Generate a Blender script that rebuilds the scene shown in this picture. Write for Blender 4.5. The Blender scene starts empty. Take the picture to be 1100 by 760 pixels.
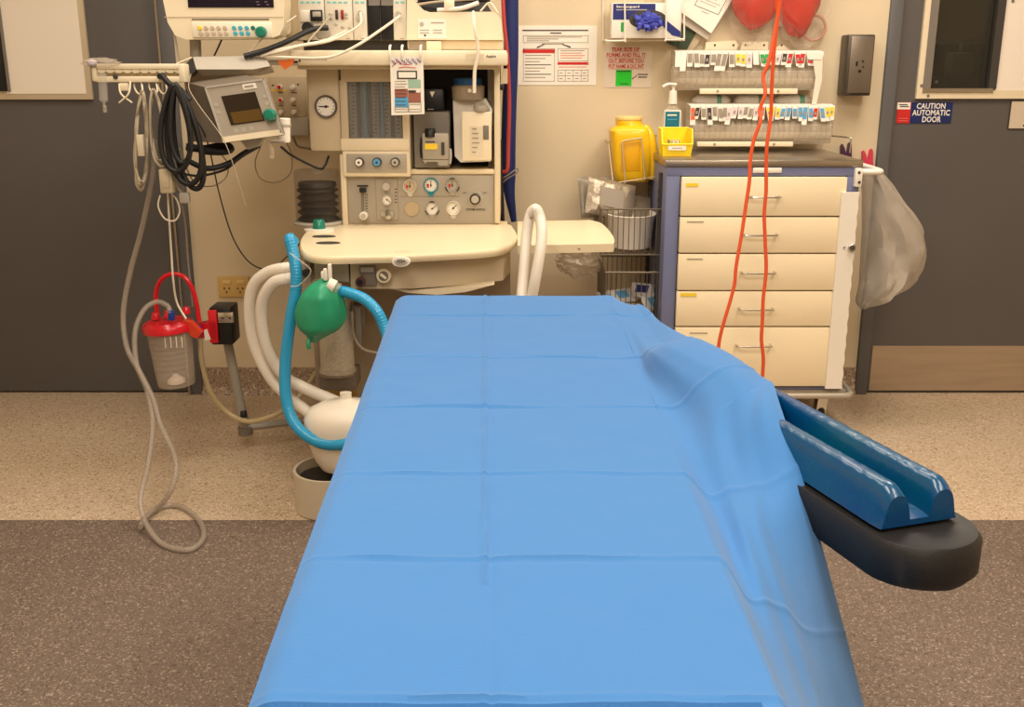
import bpy, bmesh, math, random
from mathutils import Vector, Matrix, noise
random.seed(7)
PI = math.pi
COL = bpy.context.scene.collection

# ------------------------------------------------------------------ camera
F = 1110.0; PITCH = math.radians(15.6); CZ = 1.336
cam_d = bpy.data.cameras.new('camera'); cam = bpy.data.objects.new('camera', cam_d); COL.objects.link(cam)
cam_d.sensor_width = 36.0; cam_d.lens = 36.0 * F / 1100.0; cam_d.clip_start = 0.05
cam.location = (0, 0, CZ); cam.rotation_euler = (PI / 2 - PITCH, 0, 0)
bpy.context.scene.camera = cam
ct, st = math.cos(PITCH), math.sin(PITCH)

def P(px, py, Y):
    """world point seen at a photo position, at distance Y into the room"""
    dx = px - 550.0; du = 380.0 - py
    dy = F * ct + du * st; dz = -F * st + du * ct
    t = Y / dy
    return Vector((dx * t, Y, CZ + dz * t))
def PZ(px, py, Z):
    dx = px - 550.0; du = 380.0 - py
    dy = F * ct + du * st; dz = -F * st + du * ct
    t = (Z - CZ) / dz
    return Vector((dx * t, dy * t, Z))

# ------------------------------------------------------------------ materials
def lin(c):
    return tuple((v / 12.92 if v <= 0.04045 else ((v + 0.055) / 1.055) ** 2.4) for v in (x / 255.0 for x in c))
MATS = {}
def mat(name, rgb, rough=0.5, metal=0.0, spec=0.5, alpha=1.0, bump=0.0, bscale=60.0, vary=0.0, vscale=4.0,
        emit=0.0, trans=0.0, coat=0.0, ior=1.45, rgb2=None, aniso=None):
    if name in MATS: return MATS[name]
    m = bpy.data.materials.new(name); m.use_nodes = True; nt = m.node_tree; b = nt.nodes['Principled BSDF']
    c = lin(rgb)
    b.inputs['Base Color'].default_value = (*c, 1)
    b.inputs['Roughness'].default_value = rough; b.inputs['Metallic'].default_value = metal
    b.inputs['Specular IOR Level'].default_value = spec; b.inputs['Alpha'].default_value = alpha
    b.inputs['Transmission Weight'].default_value = trans; b.inputs['Coat Weight'].default_value = coat
    b.inputs['IOR'].default_value = ior
    if emit:
        b.inputs['Emission Color'].default_value = (*c, 1); b.inputs['Emission Strength'].default_value = emit
    tc = nt.nodes.new('ShaderNodeTexCoord')
    if vary or rgb2:
        n = nt.nodes.new('ShaderNodeTexNoise'); n.inputs['Scale'].default_value = vscale; n.inputs['Detail'].default_value = 3
        mp = nt.nodes.new('ShaderNodeMapping'); nt.links.new(tc.outputs['Object'], mp.inputs[0]); nt.links.new(mp.outputs[0], n.inputs['Vector'])
        if aniso: mp.inputs['Scale'].default_value = aniso
        r = nt.nodes.new('ShaderNodeMix'); r.data_type = 'RGBA'
        c2 = lin(rgb2) if rgb2 else tuple(v * (1 - vary) for v in c)
        mr = nt.nodes.new('ShaderNodeMapRange'); mr.inputs[1].default_value = 0.35; mr.inputs[2].default_value = 0.65
        nt.links.new(n.outputs[0], mr.inputs[0]); nt.links.new(mr.outputs[0], r.inputs['Factor'])
        r.inputs['A'].default_value = (*c, 1); r.inputs['B'].default_value = (*c2, 1)
        nt.links.new(r.outputs['Result'], b.inputs['Base Color'])
    if bump:
        n = nt.nodes.new('ShaderNodeTexNoise'); n.inputs['Scale'].default_value = bscale; n.inputs['Detail'].default_value = 4
        nt.links.new(tc.outputs['Object'], n.inputs['Vector'])
        bm_ = nt.nodes.new('ShaderNodeBump'); bm_.inputs['Strength'].default_value = bump; bm_.inputs['Distance'].default_value = 0.01
        nt.links.new(n.outputs[0], bm_.inputs['Height']); nt.links.new(bm_.outputs[0], b.inputs['Normal'])
    MATS[name] = m
    return m

def speckle(name, base, dark, light, s1, s2, rough=0.45):
    m = bpy.data.materials.new(name); m.use_nodes = True; nt = m.node_tree; b = nt.nodes['Principled BSDF']
    tc = nt.nodes.new('ShaderNodeTexCoord')
    b.inputs['Roughness'].default_value = rough; b.inputs['Specular IOR Level'].default_value = 0.3
    prev = None
    big = nt.nodes.new('ShaderNodeTexNoise'); big.inputs['Scale'].default_value = 1.3; big.inputs['Detail'].default_value = 2
    nt.links.new(tc.outputs['Object'], big.inputs['Vector'])
    m0 = nt.nodes.new('ShaderNodeMix'); m0.data_type = 'RGBA'
    m0.inputs['A'].default_value = (*lin(base), 1); m0.inputs['B'].default_value = (*[v * 0.88 for v in lin(base)], 1)
    nt.links.new(big.outputs[0], m0.inputs['Factor']); prev = m0.outputs['Result']
    for k, (c, sc, lo, hi) in enumerate(((dark, s1, 0.56, 0.66), (light, s2, 0.58, 0.66), (dark, s1 * 2.3, 0.57, 0.63))):
        n = nt.nodes.new('ShaderNodeTexNoise'); n.inputs['Scale'].default_value = sc; n.inputs['Detail'].default_value = 1.5
        mp = nt.nodes.new('ShaderNodeMapping'); mp.inputs['Location'].default_value = (k * 7.3, k * 3.1, 0)
        nt.links.new(tc.outputs['Object'], mp.inputs[0]); nt.links.new(mp.outputs[0], n.inputs['Vector'])
        mr = nt.nodes.new('ShaderNodeMapRange'); mr.inputs[1].default_value = lo; mr.inputs[2].default_value = hi
        nt.links.new(n.outputs[0], mr.inputs[0])
        mx = nt.nodes.new('ShaderNodeMix'); mx.data_type = 'RGBA'; nt.links.new(mr.outputs[0], mx.inputs['Factor'])
        nt.links.new(prev, mx.inputs['A']); mx.inputs['B'].default_value = (*lin(c), 1); prev = mx.outputs['Result']
    nt.links.new(prev, b.inputs['Base Color'])
    return m

CREAM = mat('cream_plastic', (226, 209, 177), 0.45, vary=0.06)
CREAM2 = mat('cream_plastic_light', (234, 219, 188), 0.4, vary=0.04)
WORKTOP = mat('cream_worktop', (234, 217, 180), 0.32, vary=0.05)
BEIGE = mat('beige_casing', (196, 178, 148), 0.5, vary=0.06)
TAUPE = mat('taupe_casing', (158, 142, 120), 0.5, vary=0.08)
TAUPE_D = mat('dark_taupe_casing', (118, 106, 92), 0.55, vary=0.1)
SILVER = mat('silver_plastic', (172, 162, 146), 0.4, 0.2, vary=0.06)
STEEL = mat('brushed_steel', (176, 166, 152), 0.28, 0.9, vary=0.12, vscale=8, aniso=(1, 1, 30))
CHROME = mat('chrome', (210, 206, 200), 0.15, 1.0)
WHITE = mat('white_plastic', (232, 224, 210), 0.4)
WHITE2 = mat('white_paper', (236, 228, 214), 0.7, vary=0.03)
BLACK = mat('black_plastic', (22, 21, 21), 0.4)
BLACKR = mat('black_rubber', (26, 25, 25), 0.5)
DGREY = mat('dark_grey_plastic', (62, 58, 54), 0.5)
GREY = mat('grey_plastic', (120, 112, 102), 0.5)
LGREY = mat('light_grey_plastic', (176, 168, 154), 0.5)
INK = mat('dark_print', (58, 48, 46), 0.7)
INK2 = mat('faded_print', (150, 138, 122), 0.7)
REDP = mat('red_print', (196, 34, 30), 0.6)
RED = mat('red_plastic', (206, 18, 34), 0.3, coat=0.3)
GREEN_T = mat('teal_green_knob', (12, 120, 98), 0.3, coat=0.3)
BAGGREEN = mat('green_rubber', (42, 150, 108), 0.38, bump=0.15, bscale=30, vary=0.15, vscale=9)
BLUEH = mat('blue_hose', (38, 150, 196), 0.3, coat=0.2)
CLEARW = mat('white_translucent_hose', (232, 222, 206), 0.3, alpha=0.9)
YEL = mat('yellow_plastic', (238, 190, 22), 0.35, coat=0.2)
YELL = mat('yellow_label', (240, 204, 50), 0.6)
ORANGE = mat('orange_cord', (236, 92, 44), 0.45)
TAGOR = mat('orange_tag', (226, 110, 34), 0.5)
DOORG = mat('door_grey_laminate', (94, 89, 86), 0.42, vary=0.1, vscale=1.5, spec=0.3)
FRAMEG = mat('door_frame_grey', (96, 94, 94), 0.4, vary=0.05)
WALLM = mat('wall_vinyl', (214, 196, 164), 0.6, vary=0.03, vscale=1.2, bump=0.02, bscale=200)
CARTB = mat('slate_blue_metal', (112, 118, 152), 0.4, vary=0.05)
DRAWER = mat('cream_drawer_front', (238, 220, 184), 0.4, vary=0.02)
BOARDW = mat('white_board', (236, 224, 208), 0.35)
NAVY = mat('navy_fabric', (24, 38, 96), 0.6)
REDHOSE = mat('red_hose', (178, 62, 60), 0.4)
SCREEN = mat('dark_screen', (26, 20, 34), 0.12)
SCREENB = mat('dark_screen_brown', (48, 38, 28), 0.12)
AMBER = mat('amber_screen', (92, 68, 30), 0.2, emit=0.08)
CLEAR = mat('clear_plastic', (228, 220, 206), 0.12, alpha=0.22, coat=0.2)
CLEAR2 = mat('frosted_clear_plastic', (214, 200, 180), 0.2, alpha=0.32)
SMOKE = mat('smoky_clear_plastic', (96, 84, 74), 0.1, alpha=0.25, coat=.5)
TUBEC = mat('clear_tubing', (172, 158, 142), 0.2, alpha=0.48)
TUBEY = mat('yellowish_tubing', (196, 178, 136), 0.3, alpha=0.8)
GLASS = mat('window_glass', (70, 66, 56), 0.05, alpha=0.3)
CABG = mat('grey_cable', (176, 162, 138), 0.5)
CABW = mat('white_cable', (226, 214, 192), 0.4)
TAN = mat('tan_plastic', (206, 170, 100), 0.4)
BLUEG = mat('blue_glove', (66, 74, 176), 0.5, bump=0.2, bscale=60)
CARDN = mat('navy_print', (30, 40, 110), 0.5)
PGREEN = mat('green_print', (40, 160, 70), 0.6)
SKYP = mat('sky_blue_print', (84, 156, 200), 0.6)
TEALP = mat('teal_print', (20, 112, 128), 0.5)
BROWNP = mat('brown_print', (150, 92, 74), 0.6)
SAGEP = mat('sage_print', (150, 182, 160), 0.6)
LIME = mat('green_sticker', (28, 196, 34), 0.6)
PINKR = mat('pink_red_plastic', (206, 60, 84), 0.4)
PURPLE = mat('dark_purple_plastic', (74, 34, 66), 0.4)
FOIL = mat('grey_foil_pack', (150, 136, 116), 0.3, 0.4, bump=0.5, bscale=25)
DGREEN = mat('dark_green_card', (58, 74, 48), 0.5, vary=0.3, vscale=30)
REDBAG = mat('red_orange_bag', (196, 30, 6), 0.25, bump=0.4, bscale=14, vary=0.35, vscale=7, coat=0.4)
FILM = mat('crinkled_film', (214, 190, 170), 0.15, alpha=0.09, bump=0.8, bscale=22, coat=0.6)
BINBAG = mat('frosted_bin_liner', (206, 194, 176), 0.4, alpha=0.5, bump=0.4, bscale=12, vary=0.1)
GELB = mat('blue_gel', (0, 62, 124), 0.28, alpha=1.0, trans=0.2, coat=0.3, bump=0.08, bscale=90, rgb2=(0, 84, 118), vscale=5)
PADB = mat('black_vinyl_pad', (30, 28, 27), 0.5, bump=0.05, bscale=150)
TUB = mat('beige_tub', (204, 190, 166), 0.45)
ROLLW = mat('bandage_wrap', (214, 206, 192), 0.35, bump=0.3, bscale=50)
MATTR = mat('black_mattress', (34, 34, 38), 0.6)

# ------------------------------------------------------------------ mesh builder
class MB:
    def __init__(s): s.v = []; s.f = []; s.mi = []; s.sm = []; s.mats = []
    def _m(s, m):
        if m not in s.mats: s.mats.append(m)
        return s.mats.index(m)
    def raw(s, verts, faces, m, smooth=False):
        b = len(s.v); k = s._m(m)
        s.v += [Vector(v) for v in verts]
        for f in faces: s.f.append([i + b for i in f]); s.mi.append(k); s.sm.append(smooth)
        return s
    def bmadd(s, bm, m, M=None, smooth=False):
        if M is not None: bm.transform(M)
        bm.verts.index_update()
        s.raw([v.co.copy() for v in bm.verts], [[v.index for v in f.verts] for f in bm.faces], m, smooth); bm.free(); return s
    def box(s, lo, hi, m, bev=0.0, seg=2, M=None):
        lo = Vector(lo); hi = Vector(hi)
        bm = bmesh.new(); bmesh.ops.create_cube(bm, size=1)
        sz = Vector([abs(hi[i] - lo[i]) or 1e-4 for i in range(3)]); c = (lo + hi) / 2
        bm.transform(Matrix.Translation(c) @ Matrix.Diagonal((*sz, 1)))
        if bev:
            bev = min(bev, min(sz) * 0.49)
            bmesh.ops.bevel(bm, geom=list(bm.edges), offset=bev, segments=seg, affect='EDGES', profile=0.5)
        return s.bmadd(bm, m, M, bool(bev))
    def fbox(s, x0, y0, x1, y1, Y, dep, m, bev=0.0):
        """box whose front face, at depth Y, spans these photo coordinates"""
        xm, ym = (x0 + x1) / 2, (y0 + y1) / 2
        return s.box((P(x0, ym, Y).x, Y, P(xm, y1, Y).z), (P(x1, ym, Y).x, Y + dep, P(xm, y0, Y).z), m, bev)
    def lathe(s, prof, org, m, axis=(0, 0, 1), seg=32, sx=1.0, sy=1.0, smooth=True):
        q = Vector((0, 0, 1)).rotation_difference(Vector(axis).normalized()); org = Vector(org); vs = []; fs = []
        for r, z in prof:
            for k in range(seg):
                a = 2 * PI * k / seg; vs.append(org + q @ Vector((r * math.cos(a) * sx, r * math.sin(a) * sy, z)))
        for i in range(len(prof) - 1):
            for k in range(seg):
                k2 = (k + 1) % seg; fs.append([i * seg + k, i * seg + k2, (i + 1) * seg + k2, (i + 1) * seg + k])
        if prof[0][0] > 1e-6: fs.append(list(range(seg))[::-1])
        if prof[-1][0] > 1e-6: fs.append([(len(prof) - 1) * seg + k for k in range(seg)])
        return s.raw(vs, fs, m, smooth)
    def cyl(s, a, b, r, m, r2=None, seg=20, smooth=True):
        a = Vector(a); b = Vector(b); d = b - a; L = d.length; r2 = r if r2 is None else r2
        e = min(r, r2, L) * 0.12
        return s.lathe([(r - e, 0), (r, e), (r2, L - e), (r2 - e, L)], a, m, d, seg, smooth=smooth)
    def disc(s, c, r, m, n=(0, -1, 0), t=0.002, seg=28):
        n = Vector(n).normalized(); c = Vector(c)
        return s.lathe([(r, 0), (r, t * 0.7), (r - t * 0.3, t)], c, m, n, seg, smooth=False)
    def ring(s, c, r, w, m, n=(0, -1, 0), seg=32):
        q = Vector((0, 0, 1)).rotation_difference(Vector(n).normalized())
        pts = [Vector(c) + q @ Vector((math.cos(2 * PI * k / seg) * r, math.sin(2 * PI * k / seg) * r, 0)) for k in range(seg)]
        return s.tube(pts, w, m, closed=True, sub=1, seg=8)
    def tube(s, pts, r, m, seg=10, sub=6, closed=False, rf=None, flat=None):
        pts = [Vector(p) for p in pts]
        if sub > 1: pts = catmull(pts, sub, closed)
        n = len(pts); vs = []; fs = []
        t0 = (pts[1] - pts[0]).normalized(); up = Vector((0, 0, 1)) if abs(t0.z) < 0.9 else Vector((1, 0, 0))
        nrm = (up - t0 * up.dot(t0)).normalized(); acc = 0.0
        for i, p in enumerate(pts):
            if closed: t = (pts[(i + 1) % n] - pts[i - 1])
            else: t = pts[min(i + 1, n - 1)] - pts[max(i - 1, 0)]
            t = t.normalized() if t.length > 1e-9 else t0
            nrm = nrm - t * nrm.dot(t); nrm = nrm.normalized() if nrm.length > 1e-9 else t.orthogonal().normalized()
            bi = t.cross(nrm)
            if i: acc += (p - pts[i - 1]).length
            rr = r if rf is None else rf(acc, i / (n - 1)) * r
            for k in range(seg):
                a = 2 * PI * k / seg; fx = 1.0 if flat is None else flat
                vs.append(p + (nrm * math.cos(a) + bi * math.sin(a) * fx) * rr)
        R = n if closed else n - 1
        for i in range(R):
            for k in range(seg):
                k2 = (k + 1) % seg; j = (i + 1) % n
                fs.append([i * seg + k, i * seg + k2, j * seg + k2, j * seg + k])
        if not closed: fs.append(list(range(seg))[::-1]); fs.append([(n - 1) * seg + k for k in range(seg)])
        return s.raw(vs, fs, m, True)
    def prism(s, poly, ext, m, smooth=False):
        """poly: list of 3-D points; ext: vector"""
        n = len(poly); e = Vector(ext); vs = [Vector(p) for p in poly] + [Vector(p) + e for p in poly]
        fs = [list(range(n)), [n + k for k in range(n)][::-1]] + [[k, n + k, n + (k + 1) % n, (k + 1) % n][::-1] for k in range(n)]
        return s.raw(vs, fs, m, smooth)
    def text(s, body, c, size, m, u=(1, 0, 0), v=(0, 0, 1), bold=False, align='CENTER', italic=0.0, fit=None):
        cu = bpy.data.curves.new('lettering', 'FONT'); cu.body = body; cu.size = size; cu.align_x = align; cu.align_y = 'CENTER'
        cu.resolution_u = 2; cu.offset = size * (0.022 if bold else 0.004); cu.shear = italic
        o = bpy.data.objects.new('lettering', cu); me = o.to_mesh()
        u = Vector(u).normalized(); v = Vector(v).normalized(); n = u.cross(v); c = Vector(c)
        k = 1.0
        if fit and len(me.vertices):
            w = max(w_.co.x for w_ in me.vertices) - min(w_.co.x for w_ in me.vertices); k = fit / w
        s.raw([c + u * w_.co.x * k + v * w_.co.y + n * 0.0006 for w_ in me.vertices], [list(p.vertices) for p in me.polygons], m)
        o.to_mesh_clear(); bpy.data.objects.remove(o); bpy.data.curves.remove(cu); return s
    def build(s, name, parent=None, local=False, loc=None, solid=0.0):
        me = bpy.data.meshes.new(name)
        root = parent
        off = Vector((0, 0, 0))
        if not local:
            if parent is not None:
                q = parent
                while q is not None: off += q.location; q = q.parent
            if loc is not None: off = Vector(loc)
            elif parent is None:
                xs = [v.x for v in s.v]; ys = [v.y for v in s.v]; zs = [v.z for v in s.v]
                off = Vector(((min(xs) + max(xs)) / 2, (min(ys) + max(ys)) / 2, min(zs)))
        me.from_pydata([tuple(v - off) for v in s.v], [], s.f)
        for m in s.mats: me.materials.append(m)
        me.polygons.foreach_set('material_index', s.mi); me.polygons.foreach_set('use_smooth', s.sm)
        me.update()
        bm = bmesh.new(); bm.from_mesh(me); bmesh.ops.recalc_face_normals(bm, faces=bm.faces)
        bm.to_mesh(me); bm.free()
        try: me.set_sharp_from_angle(angle=math.radians(40))
        except Exception: pass
        o = bpy.data.objects.new(name, me); COL.objects.link(o)
        if parent is not None: o.parent = parent
        elif not local: o.location = off
        elif loc is not None: o.location = loc
        if solid:
            md = o.modifiers.new('thickness', 'SOLIDIFY'); md.thickness = solid
        return o

def catmull(pts, sub, closed=False):
    n = len(pts); out = []
    rng = n if closed else n - 1
    for i in range(rng):
        p1 = pts[i]; p2 = pts[(i + 1) % n]
        p0 = pts[i - 1] if (closed or i > 0) else p1 * 2 - p2
        p3 = pts[(i + 2) % n] if (closed or i + 2 < n) else p2 * 2 - p1
        for k in range(sub):
            t = k / sub
            out.append(0.5 * ((2 * p1) + (p2 - p0) * t + (2 * p0 - 5 * p1 + 4 * p2 - p3) * t * t + (3 * p1 - p0 - 3 * p2 + p3) * t ** 3))
    if not closed: out.append(pts[-1].copy())
    return out

def tag(o, label, cat, group=None, kind=None):
    o['label'] = label; o['category'] = cat
    if group: o['group'] = group
    if kind: o['kind'] = kind
    return o
def thing(name, loc, label, cat, group=None, rot=(0, 0, 0)):
    o = bpy.data.objects.new(name, None); COL.objects.link(o); o.location = loc; o.rotation_euler = rot
    o.empty_display_size = 0.1
    return tag(o, label, cat, group)
def struct(name, mb, parent=None):
    o = mb.build(name, parent)
    if parent is None: o['kind'] = 'structure'
    return o
def children(o): return [c for c in bpy.data.objects if c.parent == o]
def copy_tree(o, parent=None):
    c = o.copy(); COL.objects.link(c)
    if parent is not None: c.parent = parent
    for ch in children(o): copy_tree(ch, c)
    return c
def px_tube(mb, pts, r, m, **k):
    """pts: (px, py, Y) or (px, py, None, Z)"""
    return mb.tube([P(*p) if len(p) == 3 else PZ(p[0], p[1], p[3]) for p in pts], r, m, **k)

def lump(mb, c, sx, sy, sz, m, seed, amp=.12, seg=26, rings=16, freq=2.2):
    vs = []; fs = []
    for i in range(rings + 1):
        th = PI * i / rings
        for k in range(seg):
            a = 2 * PI * k / seg
            d = Vector((math.sin(th) * math.cos(a), math.sin(th) * math.sin(a), math.cos(th)))
            s_ = 1 + amp * noise.noise(d * freq + Vector((seed, seed * 2, 0))) + amp * .5 * noise.noise(d * freq * 3 + Vector((seed, 0, 4)))
            vs.append(Vector(c) + Vector((d.x * sx, d.y * sy, d.z * sz)) * s_)
    for i in range(rings):
        for k in range(seg):
            k2 = (k + 1) % seg; fs.append([i * seg + k, i * seg + k2, (i + 1) * seg + k2, (i + 1) * seg + k])
    return mb.raw(vs, fs, m, True)

# ================================================================== ROOM
WY = 4.16
def xz(px, py): p = P(px, py, WY); return p.x, p.z
XL, XR, YN, CEI = -2.6, 3.0, -1.6, 2.75
FL1 = speckle('speckled_beige_vinyl', (200, 178, 150), (148, 124, 100), (216, 196, 170), 130, 110)
FL2 = speckle('speckled_brown_vinyl', (120, 104, 92), (90, 77, 67), (164, 146, 130), 150, 170)
FL3 = speckle('speckled_skirting_vinyl', (168, 146, 122), (110, 92, 76), (196, 176, 150), 95, 70)
fy = PZ(550, 559, 0).y
struct('floor', MB().box((XL, fy, -0.05), (XR, WY + 2.2, 0), FL1))
struct('floor', MB().box((XL, YN, -0.05), (XR, fy, 0), FL2))
struct('ceiling', MB().box((XL, YN, CEI), (XR, WY + 2.2, CEI + 0.05), mat('ceiling_paint', (232, 224, 210), 0.8)))
# back wall in pieces round the two door openings
d1r = xz(219, 423)[0]; d1o = xz(204, 423)[0]
d2l = xz(917, 423)[0]; d2o = xz(930, 423)[0]
DH = 2.15
w = MB(); w.box((d1r, WY, 0), (d2l, WY + 0.12, CEI), WALLM); w.box((XL, WY, DH), (d1r, WY + 0.12, CEI), WALLM)
w.box((d2l, WY, DH), (XR, WY + 0.12, CEI), WALLM)
struct('wall_back', w)
w = MB(); sx = P(556, 100, WY).x
w.box((P(545, 88, WY).x, WY - 0.001, P(600, 95, WY).z), (P(557, 80, WY).x, WY, P(600, 94, WY).z), INK2)
struct('wall_left', MB().box((XL - 0.1, YN, 0), (XL, WY + 2.2, CEI), WALLM))
struct('wall_right', MB().box((XR, YN, 0), (XR + 0.1, WY + 2.2, CEI), WALLM))
struct('wall_front', MB().box((XL, YN - 0.1, 0), (XR, YN, CEI), WALLM))
struct('wall_beyond', MB().box((XL, WY + 2.1, 0), (XR, WY + 2.2, CEI), mat('far_room_wall', (150, 132, 96), 0.8, vary=0.1)))
sk = MB()
sk.prism([(d1r, WY, 0.115), (d1r, WY, 0.0), (d1r, WY - 0.03, 0.0), (d1r, WY - 0.012, 0.02), (d1r, WY - 0.006, 0.04), (d1r, WY - 0.006, 0.112)], (d2l - d1r, 0, 0), FL3)
struct('baseboard_back', sk)

# door frames
def frame(name, x0, x1):
    b = MB(); b.box((x0, WY - 0.02, 0), (x1, WY + 0.13, DH), FRAMEG, 0.003)
    return b
f = frame('trim_1', d1o, d1r); f.box((XL, WY - 0.02, DH), (d1o, WY + 0.13, DH + 0.06), FRAMEG, 0.003)
f.box((d1o + 0.004, WY - 0.03, 0), (d1o + 0.012, WY - 0.02, DH), STEEL)
struct('trim_1', f)
f = frame('trim_2', d2l, d2o - 0.004); f.box((d2o - 0.004, WY - 0.02, DH), (XR, WY + 0.13, DH + 0.06), FRAMEG, 0.003); struct('trim_2', f)

# left door
dr = MB()
dr.box((XL + 0.02, WY + 0.005, 0.008), (d1o - 0.004, WY + 0.055, DH - 0.004), DOORG, 0.002)
door1 = struct('door_1', dr)
xb, zb = xz(101, 107)
b = MB(); b.box((XL + 0.3, WY - 0.012, zb), (xb, WY + 0.005, 1.95), BEIGE, 0.002)
b.box((P(4, 60, WY).x, WY - 0.014, zb + 0.022), (xb - 0.022, WY - 0.011, 1.93), BOARDW); b.build('white_panel', door1)
b = MB(); b.box((XL + 0.34, WY - 0.02, P(5, 98, WY).z), (P(7, 60, WY).x, WY - 0.013, 1.9), mat('dark_pane', (40, 40, 38), 0.08), 0.002)
b.box((P(6.5, 60, WY).x, WY - 0.022, P(5, 98, WY).z), (P(9, 60, WY).x, WY - 0.011, 1.9), GREY); b.build('vision_pane', door1)

# right door with vision panel opening
gx0, gz0 = xz(998, 95); gx1 = xz(1063, 70)[0]; gz1 = 1.80
D0, D1 = WY + 0.005, WY + 0.055
dr = MB(); xr = XR - 0.02
dr.box((d2o, D0, 0.008), (gx0, D1, DH - 0.004), DOORG); dr.box((gx1, D0, 0.008), (xr, D1, DH - 0.004), DOORG)
dr.box((gx0, D0, 0.008), (gx1, D1, gz0), DOORG); dr.box((gx0, D0, gz1), (gx1, D1, DH - 0.004), DOORG)
door2 = struct('door_2', dr)
kz = xz(1000, 372)[1]
MB().box((d2o + 0.012, D0 - 0.003, 0.012), (xr, D0 + 0.001, kz), mat('kick_steel', (186, 166, 144), .32, .55, vary=.12, vscale=3, aniso=(1, 1, 12))).build('kick_plate', door2)
b = MB(); ox0, oz0 = xz(983, 106)
b.box((ox0, D0 - 0.014, oz0), (xr, D0, oz0 + 0.032), CREAM); b.box((ox0, D0 - 0.014, oz0 + .032), (ox0 + 0.022, D0, gz1 + 0.03), CREAM)
b.box((ox0, D0 - 0.014, gz1 + 0.03), (xr, D0, gz1 + 0.06), CREAM)
ix = xz(990, 95)[0]; iz = xz(1000, 99)[1]
b.box((ix, D0 - 0.02, gz0), (gx0, D1, gz1 + 0.03), GREY); b.box((ix, D0 - 0.0195, iz), (gx1 + 0.02, D1, gz0 - .0003), STEEL)
b.box((gx1, D0 - 0.02, gz0), (gx1 + 0.03, D1, gz1 + 0.03), DGREY)
for (a_, c_) in ((xz(989, 92), 0), (xz(996, 103), 0), (xz(1087, 1), 0)):
    b.disc((a_[0], D0 - 0.014, a_[1]), 0.006, GREY)
b.build('window_frame', door2)
bp = MB(); bp.box((gx1 + 0.03, D0 - 0.012, oz0 + 0.03), (xr, D0, gz1 + 0.03), BOARDW); bp.build('white_panel', door2)
w1 = struct('window_1', MB().box((gx0, D0 + 0.02, gz0), (gx1, D0 + 0.026, gz1), GLASS))
# dim room beyond the glass
t = thing('storage_shelf', (1.95, WY + 1.2, 0), 'dim metal storage unit seen through the glass of the right door', 'shelf')
x0 = P(1000, 60, WY + 1.0).x - 0.25
b = MB(); yb = WY + 1.0
b.box((x0, yb, 0.0), (x0 + 1.1, yb + 0.5, P(1020, 42, yb).z - 0.02), DGREY, 0.004); b.build('cabinet_body', t)
b = MB(); b.box((x0, yb - 0.02, P(1020, 44, yb).z - 0.015), (x0 + 1.1, yb + 0.52, P(1020, 42, yb).z), LGREY); b.build('top_rail', t)
b = MB(); b.fbox(1022, 56, 1048, 86, yb - 0.12, 0.1, GREY, 0.02); b.fbox(1034, 46, 1042, 56, yb - 0.1, 0.05, GREY, 0.01); b.build('equipment_box', t)
b = MB(); b.fbox(1000, 82, 1012, 93, yb - 0.25, 0.08, DGREY, 0.01); b.disc(P(1006, 88, yb - 0.252), 0.008, WHITE); b.build('instrument', t)

# signs on the right door
t = thing('door_sign', P(993, 133, D0), 'blue CAUTION AUTOMATIC DOOR sign with red and white end on the right door', 'sign')
SIGNB = mat('sign_blue', (22, 36, 92), 0.4)
b = MB(); b.fbox(978, 110, 1022.5, 132.5, D0 - 0.003, 0.003, SIGNB); b.fbox(963.5, 110, 978, 132.5, D0 - 0.003, 0.003, REDP)
b.fbox(964, 110.2, 978, 117.5, D0 - 0.0035, 0.002, WHITE2); b.build('sign_plate', t)
b = MB(); hx = (P(1022, 120, D0).x - P(978, 120, D0).x)
for tx, py, k in (('CAUTION', 114.3, .70), ('AUTOMATIC', 121.5, .92), ('DOOR', 128.6, .46)):
    b.text(tx, P(1000.3, py, D0 - 0.0032), 0.030, WHITE, bold=True, fit=hx * k)
b.fbox(966, 112, 975, 113, D0 - 0.0045, .001, INK); b.fbox(967, 114, 976.5, 115, D0 - 0.0045, .001, INK)
b.fbox(965, 127, 975, 127.7, D0 - 0.0045, .001, mat('pale_red', (230, 110, 100), .6)); b.fbox(965, 129.5, 975, 130.2, D0 - 0.0045, .001, MATS['pale_red'])
b.build('lettering', t)
b = MB(); b.fbox(1084, 108.5, 1125, 139, D0 - 0.004, 0.004, DGREY); b.fbox(1085.5, 109, 1125, 138, D0 - 0.006, 0.003, mat('plate_cream', (206, 190, 166), .5))
b.fbox(1099, 134, 1110, 136, D0 - 0.007, 0.001, INK)
tag(b.build('notice_plate'), 'blank pale notice plate at the right edge of the right door', 'plate')

# steel wall dispenser
t = thing('wall_dispenser', P(922, 105, WY), 'tall narrow steel dispenser box mounted on the wall beside the right door', 'dispenser')
STBOX = mat('bronze_steel', (128, 116, 102), 0.35, 0.6, vary=.1)
b = MB(); b.fbox(909, 37, 938, 103, WY - 0.09, 0.09, mat('bronze_steel_side', (84, 76, 66), .4, .6), 0.006); b.build('casing', t)
b = MB(); b.fbox(912.5, 39, 937, 100, WY - 0.093, 0.005, STBOX, 0.002); b.build('front_door', t)
b = MB(); yy = WY - 0.0945
for a in ((919.5, 66, 921.5, 71), (926, 65, 928, 67), (926.5, 71, 928, 73), (922, 75, 925, 78)):
    b = MB(); b.fbox(*a, yy, .003, BLACK); b.build('lock_hole', t)
b = MB(); b.fbox(914, 101, 932, 102, yy, .003, BLACK); b.build('lower_slot', t)

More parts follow.
